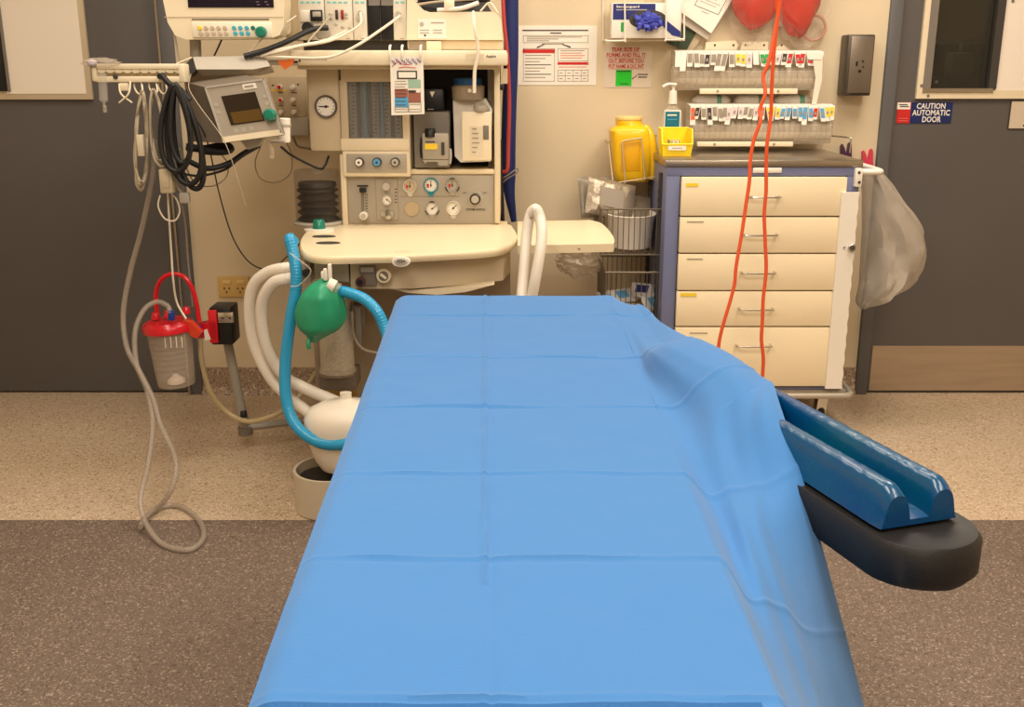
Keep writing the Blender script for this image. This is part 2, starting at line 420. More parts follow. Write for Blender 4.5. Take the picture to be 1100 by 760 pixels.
# power outlet
t = thing('power_outlet', P(250, 320, WY), 'tan double power outlet low on the wall behind the red handled canister', 'outlet')
b = MB(); b.fbox(234, 297.5, 267.5, 319.5, WY - 0.014, 0.014, TAN, 0.003); b.build('cover_plate', t)
b = MB()
for cx in (243.5, 258): b = MB(); b.fbox(cx - 4.5, 301.5, cx + 4.5, 305.5, WY - 0.018, 0.005, mat('tan_switch', (222, 190, 124), .4), 0.002); b.build('switch', t)
b = MB()
for cx in (243.5, 258):
    for dx, dy in ((-2.6, 0), (2.6, 0), (0, 4)): b.fbox(cx + dx - .7, 310 + dy - 1, cx + dx + .7, 310 + dy + 1.2, WY - 0.0148, 0.002, INK)
b.build('socket_slot', t)

# gas outlet panel on the wall behind display
t = thing('gas_control_panel', P(308, 145, WY), 'cream wall panel with red and white push knobs behind the small tilted display', 'control panel')
GY = WY - 0.05
b = MB(); b.fbox(289, 82, 328, 126, GY, 0.05, BEIGE, 0.004); b.build('panel_box', t)
b = MB(); b.fbox(303, 126, 331, 146, GY - 0.01, 0.06, LGREY, 0.004); b.build('lower_box', t)
for px, py, m in ((301, 93.5, RED), (302, 107.5, RED), (302.5, 120.5, WHITE), (315, 94, WHITE), (315.5, 107.5, WHITE), (316.5, 120.5, WHITE)):
    b = MB(); c = P(px, py, GY); b.cyl(c, c + Vector((0, -0.02, 0)), 0.0095, WHITE); b.cyl(c + Vector((0, -0.02, 0)), c + Vector((0, -0.024, 0)), 0.007, m)
    o = b.build('push_knob', t)
    if m is RED: o['label'] = 'red push knob'
b = MB()
for a in ((292, 91, 294, 92.5), (319, 90, 321, 91.5), (299, 99, 304, 99.8), (313, 99, 319, 99.8), (299, 113, 304, 113.8), (313, 113, 318, 113.8)): b.fbox(*a, GY - .001, .001, INK)
b.fbox(291, 96.5, 307, 98, GY - .0008, .001, YELL); b.build('marking', t)

# wall posters
t = thing('wall_notice', P(599, 92, WY), 'laminated white flow chart notice with two red bars taped to the wall', 'notice')
b = MB(); b.fbox(556.5, 27.5, 641, 91.5, WY - 0.002, 0.002, WHITE2); b.build('sheet', t)
b = MB(); y_ = WY - 0.0028
def tl(x0, y0, x1, h=0.9, m=INK2): b.fbox(x0, y0, x1, y0 + h, y_, 0.0008, m)
tl(561, 32.0, 632, 1.3, INK); tl(591, 35, 603, 1.2, INK)
def rect(x0, y0, x1, y1, m=INK2, t_=.5):
    b.fbox(x0, y0, x1, y0 + t_, y_, .0008, m); b.fbox(x0, y1 - t_, x1, y1, y_, .0008, m); b.fbox(x0, y0, x0 + t_, y1, y_, .0008, m); b.fbox(x1 - t_, y0, x1, y1, y_, .0008, m)
rect(562, 38, 632, 46)
for k in range(3): tl(566, 39.4 + k * 2, (625, 600, 590)[k], .8)
tl(582, 46.6, 606, 1); b.fbox(561.5, 53, 596, 57, y_, .0008, REDP); rect(562, 52, 596, 87.5)
rect(599, 52, 632, 65.5)
for k in range(4): tl(602, 54 + k * 2.6, 628 - 3 * (k % 2), .8, mat('pale_red_print', (214, 130, 110), .7) if k else INK2)
b.fbox(599, 66.7, 632, 69.6, y_, .0008, REDP)
tl(600, 71.5, 630, .8, MATS['pale_red_print'])
for k in range(8): tl(564, 59 + k * 3.4, 592 - 6 * ((k * 7) % 3), .8, INK if k in (3, 6) else INK2)
rect(599, 75, 632, 87.5); tl(599, 81, 632, .5)
for xx in (607, 615.5, 624): b.fbox(xx, 75, xx + .5, 87.5, y_, .0008, INK2)
for xx in (601, 609.5, 618, 626):
    tl(xx, 78, xx + 3.5, .8); tl(xx, 84, xx + 3.5, .8)
for (xa, ya, xe, ye) in ((585, 47.5, 577, 51), (604, 47.5, 613, 50.6)):
    b.tube([P(xa, ya, y_ - .001), P(xe, ye, y_ - .001)], 0.0016, INK, sub=1, seg=4, rf=lambda a, u: .6 + .9 * u)
b.build('printing', t)

t = thing('taped_note', P(675, 96, WY), 'small plastic-covered note with red capitals and a green sticker under the glove box', 'notice')
b = MB(); b.fbox(649.5, 49, 700, 94, WY - 0.002, 0.0025, mat('note_paper', (216, 200, 180), .5)); b.build('sheet', t)
b = MB(); hw = P(700, 70, WY).x - P(650, 70, WY).x
for tx, py, k, cx in (('TEAR SIDE OF', 53.3, .60, 672), ('FORMS AND FILL IT', 59.3, .84, 672.5), ('OUT BEFORE YOU', 65.2, .76, 672.5), ('PUT NAME & D/C INT', 71.4, .76, 672.5)):
    b.text(tx, P(cx, py, WY - .0024), 0.019, REDP, bold=True, fit=hw * k)
    half = 25 * k; b.fbox(cx - half, py + 2.4, cx + half, py + 2.8, WY - .003, .0008, REDP)
b.fbox(661.5, 75, 678.5, 92.5, WY - .0035, .0015, LIME); b.fbox(662.5, 76, 677.5, 77.3, WY - .004, .0006, DGREEN); b.fbox(666, 89.5, 675, 90.5, WY - .004, .0006, DGREEN)
b.fbox(685, 79.5, 696, 80.6, WY - .003, .0008, INK); b.fbox(685.5, 82.3, 695, 83.4, WY - .003, .0008, INK)
b.tube([P(684, 81, WY - .003), P(679, 85, WY - .003)], .0015, INK, sub=1, seg=4)
b.build('printing', t)

# glove box in wire holder
t = thing('wire_glove_holder', P(693, 45, WY), 'white wire glove box holder fixed high on the wall', 'holder')
HY = WY - 0.13
b = MB(); r = 0.0032
for pts in ([(651, 44), (670, 43.5), (671.5, 41), (671, -8), (671, -60)], [(735, 42), (716, 42.5), (715.3, 40), (716, -8), (716, -60)]):
    b.tube([P(a, c, HY) for a, c in pts], r, WHITE, sub=4, seg=8)
for px in (651, 735):
    b.tube([P(px, 43, HY), P(px, 43, HY) + Vector((0, .125, 0))], r, WHITE, sub=1, seg=8)
    b.tube([P(px, 43, HY) + Vector((0, .125, 0)), P(px, -60, HY) + Vector((0, .125, 0))], r, WHITE, sub=1, seg=8)
b.tube([P(651, 44, HY + .06), P(735, 43, HY + .06)], r, WHITE, sub=1, seg=8)
b.tube([P(735, 42, HY), P(735, -60, HY)], r, WHITE, sub=1, seg=8)
b.build('wire_frame', t)
t = thing('glove_box', P(697, 40, HY + .05), 'navy and white box of blue gloves in the wire holder on the wall', 'box')
b = MB(); gy = HY + 0.012
b.fbox(657, 3, 732, 41, gy, 0.09, WHITE, 0.002)
b.build('carton', t)
b = MB(); b.fbox(658.5, 4, 704, 21, gy - .0012, .001, CARDN); b.fbox(667, 24, 670, 34, gy - .0012, .001, PGREEN)
b.prism([P(706, 22, gy - .001), P(716, 22, gy - .001), P(731, 34, gy - .001), P(731, 40, gy - .001), P(722, 38, gy - .001)], (0, -.0006, 0), CARDN)
b.text('Semperguard', P(662, 7.2, gy - .0016), .011, WHITE, bold=True, align='LEFT', fit=.085); b.fbox(662, 10, 695, 11, gy - .0018, .001, LGREY)
b.build('printing', t)
b = MB(); c = P(696, 21, gy); b.lathe([(0.001, 0), (.07, .0), (.07, .0015)], c, DGREY, (0, -1, 0), 32, 1, .5); b.build('opening', t)
b = MB(); lump(b, P(697, 23, gy - .018), .044, .02, .026, BLUEG, 4, .7, 30, 20, 3.5)
for k in range(9):
    cx = 683 + (k % 5) * 6.2 + random.uniform(-1, 1); cy = 18 + (k // 5) * 7 + random.uniform(-1.5, 3)
    p = P(cx, cy, gy - .008); an = random.uniform(-2.6, -.5); L = random.uniform(.02, .036)
    q = p + Vector((math.cos(an) * L, -.018, math.sin(an) * L))
    b.tube([p, (p + q) / 2 + Vector((0, -.010, 0)), q], .0078, BLUEG, sub=5, rf=lambda a, u: math.sin(.9 + u * 1.9) * 1.1)
b.build('glove_bunch', t)

# sheets hung on the wall above the dispensers
def card(name, quad, Y, m, label, cat, lines=None, thick=0.003, tilt=0.0):
    """flat rectangular sheet; quad in photo coordinates (clockwise from upper left)"""
    t = thing(name, P((quad[2][0] + quad[0][0]) / 2, quad[2][1], Y), label, cat)
    ps = [P(q[0], q[1], Y) for q in quad]
    b = MB(); b.prism(ps, (0, thick, 0), m); b.build('sheet', t)
    if lines:
        b = MB(); u = ps[1] - ps[0]; v = ps[3] - ps[0]
        for (a0, c0, a1, c1, mm) in lines:
            q = [ps[0] + u * a + v * c for a, c in ((a0, c0), (a1, c0), (a1, c1), (a0, c1))]
            b.prism([p + Vector((0, -.0008, 0)) for p in q], (0, .0004, 0), mm)
        b.build('printing', t)
    return t
card('plastic_folder', [(700, -12), (768, 22), (740, 60), (688, 10)], WY - .012, mat('clear_folder', (196, 178, 150), .3), 'clear plastic folder of dark green cards hanging behind the papers', 'folder', thick=.012)
card('green_card', [(722, 22), (748, 35), (737, 55), (716, 46)], WY - .017, DGREEN, 'dark green printed card in the clear folder below the papers', 'card', thick=.005)
card('paper_sheet', [(726, -38), (790, -2), (760, 43), (711, 10)], WY - .03, mat('grey_paper', (196, 184, 168), .6), 'grey paper sheet hanging behind the white form beside the glove box', 'paper')
card('printed_form', [(742, -46), (800, -22), (764, 36), (716, 2)], WY - .045, WHITE2, 'white printed form hanging askew on the wall between glove box and red bag', 'paper',
     [(.1, .12, .9, .13, INK), (.1, .2, .85, .215, INK2), (.45, .42, .9, .43, INK), (.45, .42, .46, .85, INK), (.89, .42, .9, .85, INK), (.45, .84, .9, .85, INK), (.55, .5, .75, .6, INK2), (.5, .66, .85, .67, INK2), (.5, .72, .8, .73, INK2), (.6, .9, .75, .91, INK2)])

# red bags in clear film
for (cx, cy, wx, wz, fx, fcy, fwx, fwz, lab, sd) in (
        (812, -8, .088, .13, 812, -2, .11, .165, 'left red drip bag wrapped in crinkled clear film on the wall', 1.0),
        (860, -16, .085, .18, 864, -8, .105, .19, 'right red drip bag wrapped in crinkled clear film on the wall', 5.0)):
    t = thing('wrapped_red_bag', P(cx, 40, WY - .05), lab, 'bag', 'wrapped red bags on the wall')
    b = MB(); lump(b, P(cx, cy, WY - .065), wx, .04, wz, REDBAG, sd, .12); b.build('red_contents', t)
    b = MB(); lump(b, P(fx, fcy, WY - .066), fwx * .95, .05, fwz, FILM, sd + 3, .22, 36, 24, 3); b.build('film_wrap', t)
b = MB(); b.ring(P(874, 30, WY - .03), .045, .006, mat('pink_tubing', (206, 150, 130), .3, alpha=.7)); tag(b.build('coiled_tube'), 'pinkish clear tube coil hanging under the right red bag', 'tube')

# ---------------------------------------------------------------- label dispensers
def dispenser(name, x0, x1, yt, yb_, Yf, label, bar):
    t = thing(name, P((x0 + x1) / 2, yb_, Yf + .06), label, 'dispenser')
    a = P(x0, yt + 10, Yf); e = P(x1, yt + 10, Yf); zt = P(x0, yt, Yf).z; zb_ = P(x0, yb_, Yf).z
    zm = zt * .5 + zb_ * .5
    b = MB()
    prof = [(Yf + .10, zt + .012), (Yf + .012, zt - .004), (Yf, zm), (Yf + .03, zb_), (Yf + .10, zb_)]
    th = .003
    for X in (a.x, e.x): b.prism([(X, y, z) for y, z in prof], (th, 0, 0), CLEAR2)
    for i in (0, 1, 2, 3):
        (y1, z1), (y2, z2) = prof[i], prof[i + 1]
        if i in (1,): continue
        b.prism([(a.x, y1, z1), (e.x, y1, z1), (e.x, y2, z2), (a.x, y2, z2)], (0, .002, .002), CLEAR2)
    b.prism([(a.x, Yf + .10, zt + .012), (e.x, Yf + .10, zt + .012), (e.x, Yf + .10, zb_), (a.x, Yf + .10, zb_)], (0, .002, 0), CLEAR2)
    b.build('clear_tray', t)
    b = MB(); b.fbox(*bar, Yf - .004, .02, CREAM2, .002)
    for u in (.18, .8):
        b.disc(P(bar[0] + (bar[2] - bar[0]) * u, (bar[1] + bar[3]) / 2, Yf - .004), .005, INK2)
    b.build('support_bar', t)
    return t, a.x, e.x, zt, zm, zb_
UY = WY - .13; LY = WY - .16
td1, ua, ue, uzt, uzm, uzb = dispenser('label_dispenser', 725, 884, 57, 97, UY, 'upper clear label dispenser full of sticker rolls on the wall', (752, 95, 857, 101))
td2, la, le, lzt, lzm, lzb = dispenser('label_dispenser', 741, 896, 115, 155, LY, 'lower clear label dispenser full of sticker rolls standing above the cart top', (749, 152.5, 852, 157.5))
PALEP = mat('pale_label', (226, 214, 194), .6); LAV = mat('lavender_label', (216, 196, 196), .6)
def label_roll(x, w_, Yf, zt, zm, zb_, col, grp, lab, ln=.0):
    t = thing('label_roll', (x, Yf + .05, zb_ + .04), lab, 'label roll', grp)
    rr = min((zt - zb_) * .36, .042)
    b = MB(); c = Vector((x, Yf + .055, zb_ + rr + .006)); b.lathe([(.012, 0), (rr, 0), (rr, w_), (.012, w_)], c - Vector((w_ / 2, 0, 0)), PALEP, (1, 0, 0), 18, smooth=False); b.build('paper_roll', t)
    b = MB(); L = .05 + ln; tl_ = random.uniform(-.22, .22)
    p0 = Vector((x - w_ / 2, Yf - .004, zt + .004)); dn = Vector((tl_, -.12, -1)).normalized()
    b.prism([p0, p0 + Vector((w_, 0, 0)), p0 + Vector((w_, 0, 0)) + dn * L, p0 + dn * L], (0, .0012, 0), WHITE2)
    b.prism([p0, p0 + Vector((w_, 0, 0)), p0 + Vector((w_, .05, .006)), p0 + Vector((0, .05, .006))], (0, 0, -.001), WHITE2)
    if col is not None:
        q = p0 + dn * random.uniform(.004, .010) + Vector((w_ * .10, -.0008, 0)); ww = w_ * .78
        b.prism([q, q + Vector((ww, 0, 0)), q + Vector((ww, 0, 0)) + dn * (L * .62), q + dn * (L * .62)], (0, -.0006, 0), col)
        q = q + dn * (L * .25) + Vector((ww * .2, -.0009, 0)); ww *= .5
        b.prism([q, q + Vector((ww, 0, 0)), q + Vector((ww, 0, 0)) + dn * .012, q + dn * .012], (0, -.0006, 0), INK2)
    b.build('label_strip', t)
VAR = {'w': (INK2, 'grey printed'), 'k': (INK, 'black printed'), 'y': (YELL, 'yellow'), 'g': (PGREEN, 'green edged'), 'r': (REDP, 'red'), 'l': (LAV, 'lavender'), 'b': (SKYP, 'blue'), 'o': (mat('orange_print', (226, 96, 56), .6), 'orange'), 'n': (None, 'blank white')}
seqU = 'nnwwwkwwwwyylnggglkrrrrnn'; n_ = len(seqU); wd = (ue - ua) / n_
for k, c in enumerate(seqU):
    label_roll(ua + wd * (k + .5), wd * .94, UY, uzt, uzm, uzb, VAR[c][0], 'label rolls in the upper dispenser', 'roll of %s stickers in the upper clear dispenser' % VAR[c][1], .02 if k in (1, 7, 8) else random.uniform(-.004, .008))
seqL = 'okwkwwwlllwwloyyybbbbbbrbyy'; n_ = len(seqL); wd = (le - la) / n_
for k, c in enumerate(seqL):
    label_roll(la + wd * (k + .5), wd * .94, LY, lzt, lzm, lzb, VAR[c][0], 'label rolls in the lower dispenser', 'roll of %s stickers in the lower clear dispenser' % VAR[c][1], .02 if k in (0, 3, 7, 21) else random.uniform(-.004, .008))
# cream brackets above upper dispenser
for q, lab in (([(757, 55), (758.5, 45.5), (790, 43.5), (793, 48), (791, 55)], 'left cream plastic bracket above the upper label dispenser'), ([(795, 54), (798, 45), (825, 44.5), (825, 54)], 'middle cream plastic bracket above the upper label dispenser'), ([(829, 55), (840, 47), (850, 55)], 'small pointed cream bracket behind the orange cord')):
    b = MB(); b.prism([P(a, c, WY - .03) for a, c in q], (0, .03, 0), CREAM2)
    cx = sum(a for a, c in q) / len(q)
    for s_ in ((-10, 10) if cx < 830 else (0,)): b.disc(P(cx + s_, 48.5, WY - .03), .004, INK)
    tag(b.build('wall_bracket'), lab, 'bracket', 'cream brackets over the dispenser')
# long strip hanging at right of the upper dispenser
b = MB(); b.prism([P(873, 60, UY - .01), P(884, 60, UY - .01), P(883, 86, UY - .01), P(877, 112, UY - .01), P(872, 112, UY - .01), P(876, 84, UY - .01)], (0, .001, 0), PALEP)
b.prism([P(866, 57, UY - .012), P(883, 56.5, UY - .012), P(883, 64, UY - .012), P(868, 64, UY - .012)], (0, .001, 0), WHITE2)
tag(b.build('label_strip'), 'long loose label strip hanging from the right end of the upper dispenser', 'label strip')

# bandage rolls on a ledge
sh = MB(); sh.box((P(742, 115, WY).x, WY - .085, P(800, 116, WY - .05).z - .004), (P(876, 115, WY).x, WY - .001, P(800, 116, WY - .05).z), CLEAR2); 
tag(sh.build('wall_ledge'), 'narrow clear ledge carrying three wrapped rolls between the label dispensers', 'shelf')
zr = P(800, 116, WY - .05).z
for (x0, x1, lab) in ((743, 785, 'leftmost wrapped bandage roll on the ledge'), (788, 829, 'middle wrapped bandage roll on the ledge'), (831, 874, 'rightmost wrapped bandage roll on the ledge, behind the orange cord')):
    xa = P(x0, 108, WY - .045).x; xe = P(x1, 108, WY - .045).x; R_ = .024
    t = thing('bandage_roll', ((xa + xe) / 2, WY - .045, zr), lab, 'bandage', 'wrapped bandage rolls')
    b = MB(); L = xe - xa
    b.lathe([(.003, 0), (R_ * .5, L * .03), (R_ * .95, L * .13), (R_, L * .3), (R_, L * .7), (R_ * .95, L * .87), (R_ * .5, L * .97), (.003, L)], (xa, WY - .045, zr + R_ + .001), ROLLW, (1, 0, 0), 24, 1, 1)
    b.build('wrapper', t)
    b = MB(); b.lathe([(R_ + .0006, 0), (R_ + .0006, L * .12)], (xa + L * .62, WY - .045, zr + R_ + .001), mat('pale_green_print', (96, 150, 120), .5), (1, 0, 0), 24); b.build('printed_band', t)

# ================================================================== SUPPLY CART
CF = 3.65; CB = 4.135
cxl = P(716, 190, CF).x; cxr = P(925, 178, CF).x
ztop = P(820, 172, CF).z; zsb = P(820, 179.5, CF).z; zbot = P(820, 416, CF).z
cart = thing('supply_cart', ((cxl + cxr) / 2, (CF + CB) / 2, 0), 'blue framed supply cart with cream drawers and a steel top beside the right door', 'cart')
b = MB(); b.box((cxl - .006, CF - .006, zsb), (cxr + .006, CB, ztop), STEEL, .003); b.build('steel_top', cart)
fr = MB(); s_l = P(731, 190, CF).x - cxl
fr.box((cxl, CF, zbot), (cxl + s_l, CB - .005, zsb), CARTB, .003)
fr.box((cxr - .045, CF + .0006, zbot), (cxr, CB - .005, zsb), CARTB, .003)
fr.box((cxl + .001, CF - .001, P(820, 189, CF).z), (cxr - .001, CB - .006, zsb - .001), CARTB, .001)
fr.box((cxl + s_l, CF + .03, zbot), (cxr - .045, CB - .01, P(820, 189, CF).z), DGREY)
fr.box((cxl, CF, zbot - .01), (cxr, CB - .005, zbot), CARTB, .002)
fr.build('frame', cart)
b = MB(); b.fbox(809, 180.5, 840, 186, CF - .008, .008, WHITE, .003); b.build('label_holder', cart)
dx0 = cxl + s_l + .003; dx1 = cxr - .048
rows = [(190, 231.5), (233, 271), (272.5, 311), (312.5, 349.5), (351, 414)]
HAND = [(806.5, 838.5, 211.5), (800, 835.5, 252.5), (797.5, 833, 293.5), (795, 831, 332.5), (792, 829, 372)]
LBL = [(737, 197, 750, 200.5, YELL), (738, 238, 756, 238.8, INK2), (738, 278, 755, 278.8, INK2), (731, 315, 748, 318.5, YELL), (741, 357.5, 760, 358.3, INK2)]
# right edge of drawers hidden by the lock bar
for (ya, yb_), (h0, h1, hy), lb in zip(rows, HAND, LBL):
    za = P(800, ya, CF).z; zb2 = P(800, yb_, CF).z
    b = MB(); b.box((dx0, CF - .016, zb2), (dx1, CF + .02, za), DRAWER, .003); d = b.build('drawer', cart)
    b = MB(); hz = P(815, hy, CF - .04).z; xa = P(h0, hy, CF - .04).x; xe = P(h1, hy, CF - .04).x
    b.tube([(xa, CF - .016, hz), (xa + .002, CF - .036, hz - .001), (xa + .01, CF - .045, hz - .002), (xe - .01, CF - .045, hz - .002), (xe - .002, CF - .036, hz - .001), (xe, CF - .016, hz)], .0042, CHROME, sub=4, seg=8)
    b.build('handle', d)
    b = MB(); b.fbox(*lb[:4], CF - .0175, .001, lb[4]); b.build('label_strip', d)
# lock bar
lbx0 = P(904.5, 210, CF - .03).x; lbx1 = P(923.5, 210, CF - .03).x
b = MB(); zt_ = P(914, 207, CF - .03).z; zb_ = P(900, 418, CF - .03).z
n = 26; poly = [(lbx0, CF - .03, zb_), (lbx0, CF - .03, zt_)]
for k in range(n + 1):
    z = zt_ + (zb_ - zt_) * k / n; poly.append((lbx1 - (.004 if k % 2 else 0), CF - .03, z))
b.prism(poly, (0, .014, 0), WHITE); b.build('lock_bar', cart)
b = MB(); c = P(914.5, 266, CF - .031); b.cyl(c, c + Vector((0, -.012, 0)), .013, CHROME); b.cyl(c + Vector((0, -.012, 0)), c + Vector((0, -.014, 0)), .007, DGREY); b.disc(P(907, 266, CF - .031), .004, INK2); b.build('key_lock', cart)
# bumper rail round the bottom
b = MB(); zz = zbot - .02
pts = [(cxl - .02, CB - .02, zz), (cxl - .03, CF + .02, zz), (cxl - .01, CF - .035, zz), (cxl + .05, CF - .045, zz), (cxr - .05, CF - .045, zz), (cxr + .012, CF - .035, zz), (cxr + .035, CF + .02, zz), (cxr + .035, CB - .15, zz), (cxr + .02, CB - .02, zz)]
b.tube(pts, .011, SILVER, sub=6); b.box((cxl - .02, CF + .0, zz - .012), (cxr + .02, CB - .02, zz + .008), SILVER, .004); b.build('bumper_rail', cart)
for xx in (cxl + .06, cxr - .05):
    for yy in (CF + .06, CB - .08):
        b = MB(); b.cyl((xx, yy, zz - .01), (xx, yy, zz - .035), .016, CHROME); b.prism([(xx - .018, yy - .02, zz - .03), (xx - .018, yy + .03, zz - .03), (xx - .018, yy + .035, .055), (xx - .018, yy - .002, .05)], (.036, 0, 0), CHROME); cs = b.build('caster', cart)
        b = MB(); b.lathe([(.01, 0), (.044, .002), (.05, .008), (.05, .018), (.044, .024), (.01, .026)], (xx - .013, yy + .02, .0505), BLACKR, (1, 0, 0), 28); b.build('wheel', cs)
# side perforated strips on the left of the cart
b = MB()
for yy in (CF + .09, CB - .12):
    b.box((cxl - .012, yy, zbot + .05), (cxl, yy + .022, zsb - .03), DGREY)
    for k in range(22): b.box((cxl - .014, yy + .007, zbot + .07 + k * .03), (cxl - .011, yy + .015, zbot + .085 + k * .03), BLACK)
b.build('slotted_rail', cart)
# bag ring
br = MB(); rz = P(930, 184, CF + .02).z
br.fbox(919, 181, 926.5, 201, CF - .02, .03, WHITE, .003)
for q in (185.5, 196): br.disc(P(923, q, CF - .02), .005, INK)
hx0 = cxr
br.tube([(hx0 + .0, CF + .0, rz), (hx0 + .05, CF - .01, rz), (hx0 + .075, CF + .03, rz), (hx0 + .075, CF + .3, rz), (hx0 + .03, CF + .38, rz), (hx0, CF + .38, rz)], .011, WHITE, sub=6)
br.build('bag_holder', cart)
# liner bag
bg = MB(); outl = [(926, 184, 942, 183), (926, 196, 957, 199), (927, 212, 971, 220), (927, 230, 983, 238), (927, 250, 992, 256), (926, 270, 993, 272), (925, 288, 984, 290), (924, 302, 972, 303), (922, 315, 955, 314), (921, 326, 940, 322), (924, 331, 929, 331)]
vs = []; fs = []; seg = 28; BY = CF + .14
rings = []
for i, (x0, y0, x1, y1) in enumerate(outl): rings.append((P(x0, y0, BY), P(x1, y1, BY)))
fine = []
L_ = catmull([Vector(a) for a, c in rings], 4); R_ = catmull([Vector(c) for a, c in rings], 4)
for i, (a, c) in enumerate(zip(L_, R_)):
    u = i / (len(L_) - 1); dep = .10 * (math.sin(min(1, u * 1.25 + .25) * PI * .5)) * (1 - u ** 5) + .012
    cen = (a + c) / 2; hw = max((c.x - a.x) / 2, .004); cen.x = max(cen.x, cxr + hw + .004)
    for k in range(seg):
        an = 2 * PI * k / seg
        p = Vector((cen.x + hw * math.cos(an), cen.y + dep * math.sin(an), cen.z + (c.z - a.z) / 2 * math.cos(an)))
        nn = noise.noise(Vector((math.cos(an) * 2.6, math.sin(an) * 2.6 + u * 1.5, u * 3.5))) * .05 + .018 * abs(noise.noise(Vector((math.cos(an) * 6 - u * 6, math.sin(an) * 6, u * 2)))) + .006 * noise.noise(Vector((math.cos(an) * 5, math.sin(an) * 5, u * 14)))
        p += Vector((math.cos(an) * (1 if math.cos(an) > 0 else 0), math.sin(an), 0)) * nn * (.4 + u); vs.append(p)
for i in range(len(L_) - 1):
    for k in range(seg):
        k2 = (k + 1) % seg; fs.append([i * seg + k, i * seg + k2, (i + 1) * seg + k2, (i + 1) * seg + k])
fs.append([(len(L_) - 1) * seg + k for k in range(seg)])
bg.raw(vs, fs, BINBAG, True)
tag(bg.build('bin_liner'), 'frosted white plastic bag hanging from the holder on the right side of the cart', 'bag')

# clips and wire bottle loop at the right back of the cart top
for px, m, lab in ((909, PURPLE, 'dark purple plastic hook on the wall behind the cart'), (932, PINKR, 'pinkish red plastic hook on the wall behind the white bag')):
    b = MB(); py = 155 if m is PURPLE else 162; Yq = WY - .022
    q = [(px - 4.5, py + 20), (px - 5, py + 2), (px - 3.5, py), (px - 1.5, py + 4), (px, py + 10), (px + 1.5, py + 9), (px + 3, py), (px + 5, py - 2), (px + 6, py + 1), (px + 6, py + 20)]
    b.prism([P(a, c, Yq) for a, c in q], (0, .022, 0), m); tag(b.build('wall_hook'), lab, 'hook')
b = MB(); zt1 = ztop
lx = P(896, 147, CB - .2).x; rx = P(914, 150, CB - .2).x
zq = P(905, 148, CB - .2).z
b.tube([(lx, CB - .05, zq), (rx - .01, CB - .19, zq), (rx, CB - .2, zq - .01), (rx, CB - .2, ztop + .002)], .003, CHROME, sub=4)
b.tube([(lx, CB - .05, zq), (lx, CB - .05, ztop + .002)], .003, CHROME, sub=1)
tag(b.build('wire_bracket'), 'thin bent wire bracket standing at the right back of the steel cart top', 'bracket')

# sanitiser bottle and yellow bin
sb = P(721, 150, 3.97); t = thing('sanitiser_bottle', (sb.x, 3.97, ztop), 'clear hand sanitiser pump bottle with a teal label at the left back of the cart', 'bottle')
zz0 = ztop; s_ = P(721, 112, 3.97).z - zz0
b = MB(); b.lathe([(.034, 0), (.038, .006), (.04, .03), (.04, s_ * .72), (.036, s_ * .82), (.022, s_ * .93), (.014, s_)], (sb.x, 3.97, zz0), CLEAR, (0, 0, 1), 28, 1, .62); b.build('bottle_body', t)
b = MB(); b.lathe([(.034, .004), (.036, .01), (.037, s_ * .55)], (sb.x, 3.97, zz0 + .002), mat('clear_gel', (214, 214, 206), .1, alpha=.35), (0, 0, 1), 28, 1, .58); b.build('gel_fill', t)
b = MB(); zc = P(721, 101, 3.97).z
b.cyl((sb.x, 3.97, zz0 + s_), (sb.x, 3.97, zc + .012), .017, WHITE, .014); b.cyl((sb.x, 3.97, zc + .01), (sb.x, 3.97, P(721, 90, 3.97).z), .006, WHITE)
zn = P(721, 91, 3.97).z; b.tube([(sb.x + .01, 3.965, zn), (sb.x - .02, 3.96, zn + .002), (sb.x - .042, 3.955, zn - .008)], .0055, WHITE, sub=5); b.build('pump', t)
b = MB(); yl = 3.97 - .0262
b.fbox(713.5, 118, 731, 146, yl, .001, WHITE2, .0); b.fbox(714.5, 120, 730, 137, yl - .0008, .001, TEALP); b.fbox(717, 123, 727, 124.5, yl - .0016, .001, WHITE2); b.fbox(717, 128, 727, 129, yl - .0016, .001, SKYP); b.build('label', t)
by0 = 3.80
t = thing('storage_bin', P(728, 166, by0), 'small yellow open fronted parts bin at the left edge of the cart top', 'bin')
t.location.z = ztop
xa = P(711.5, 152, by0).x; xe = P(744, 152, by0).x; bt = P(728, 139, by0 + .03).z; md = P(728, 155, by0).z; th = .003
b = MB()
b.box((xa + .008, by0, ztop), (xe - .008, by0 + .11, ztop + .004), YEL, .001)
YEL = mat('lemon_plastic', (250, 222, 40), .35)
b.prism([(xa + .008, by0 + .004, ztop), (xe - .008, by0 + .004, ztop), (xe - .003, by0 - .008, md), (xa + .003, by0 - .008, md)], (0, th, 0), YEL)
for (X, Xt) in ((xa + .005, xa), (xe - .008, xe - .003)):
    b.prism([(X, by0, ztop), (Xt, by0 - .008, md), (Xt, by0 + .02, bt), (Xt, by0 + .11, bt), (X, by0 + .11, ztop)], (th, 0, 0), YEL)
b.prism([(xa + .005, by0 + .11, ztop), (xe - .005, by0 + .11, ztop), (xe, by0 + .11, bt), (xa, by0 + .11, bt)], (0, th, 0), YEL)
b.tube([(xa, by0 - .007, md), (xa, by0 + .02, bt), (xa, by0 + .112, bt), (xe, by0 + .112, bt), (xe, by0 + .02, bt), (xe, by0 - .007, md), (xa, by0 - .007, md)], .0035, YEL, sub=1)
b.build('bin_shell', t); YEL = MATS['yellow_plastic']
b = MB(); b.fbox(718, 157, 737, 161.5, by0 - .009, .006, WHITE2); b.fbox(722, 158.8, 733, 159.6, by0 - .0095, .001, INK2); b.build('label', t)
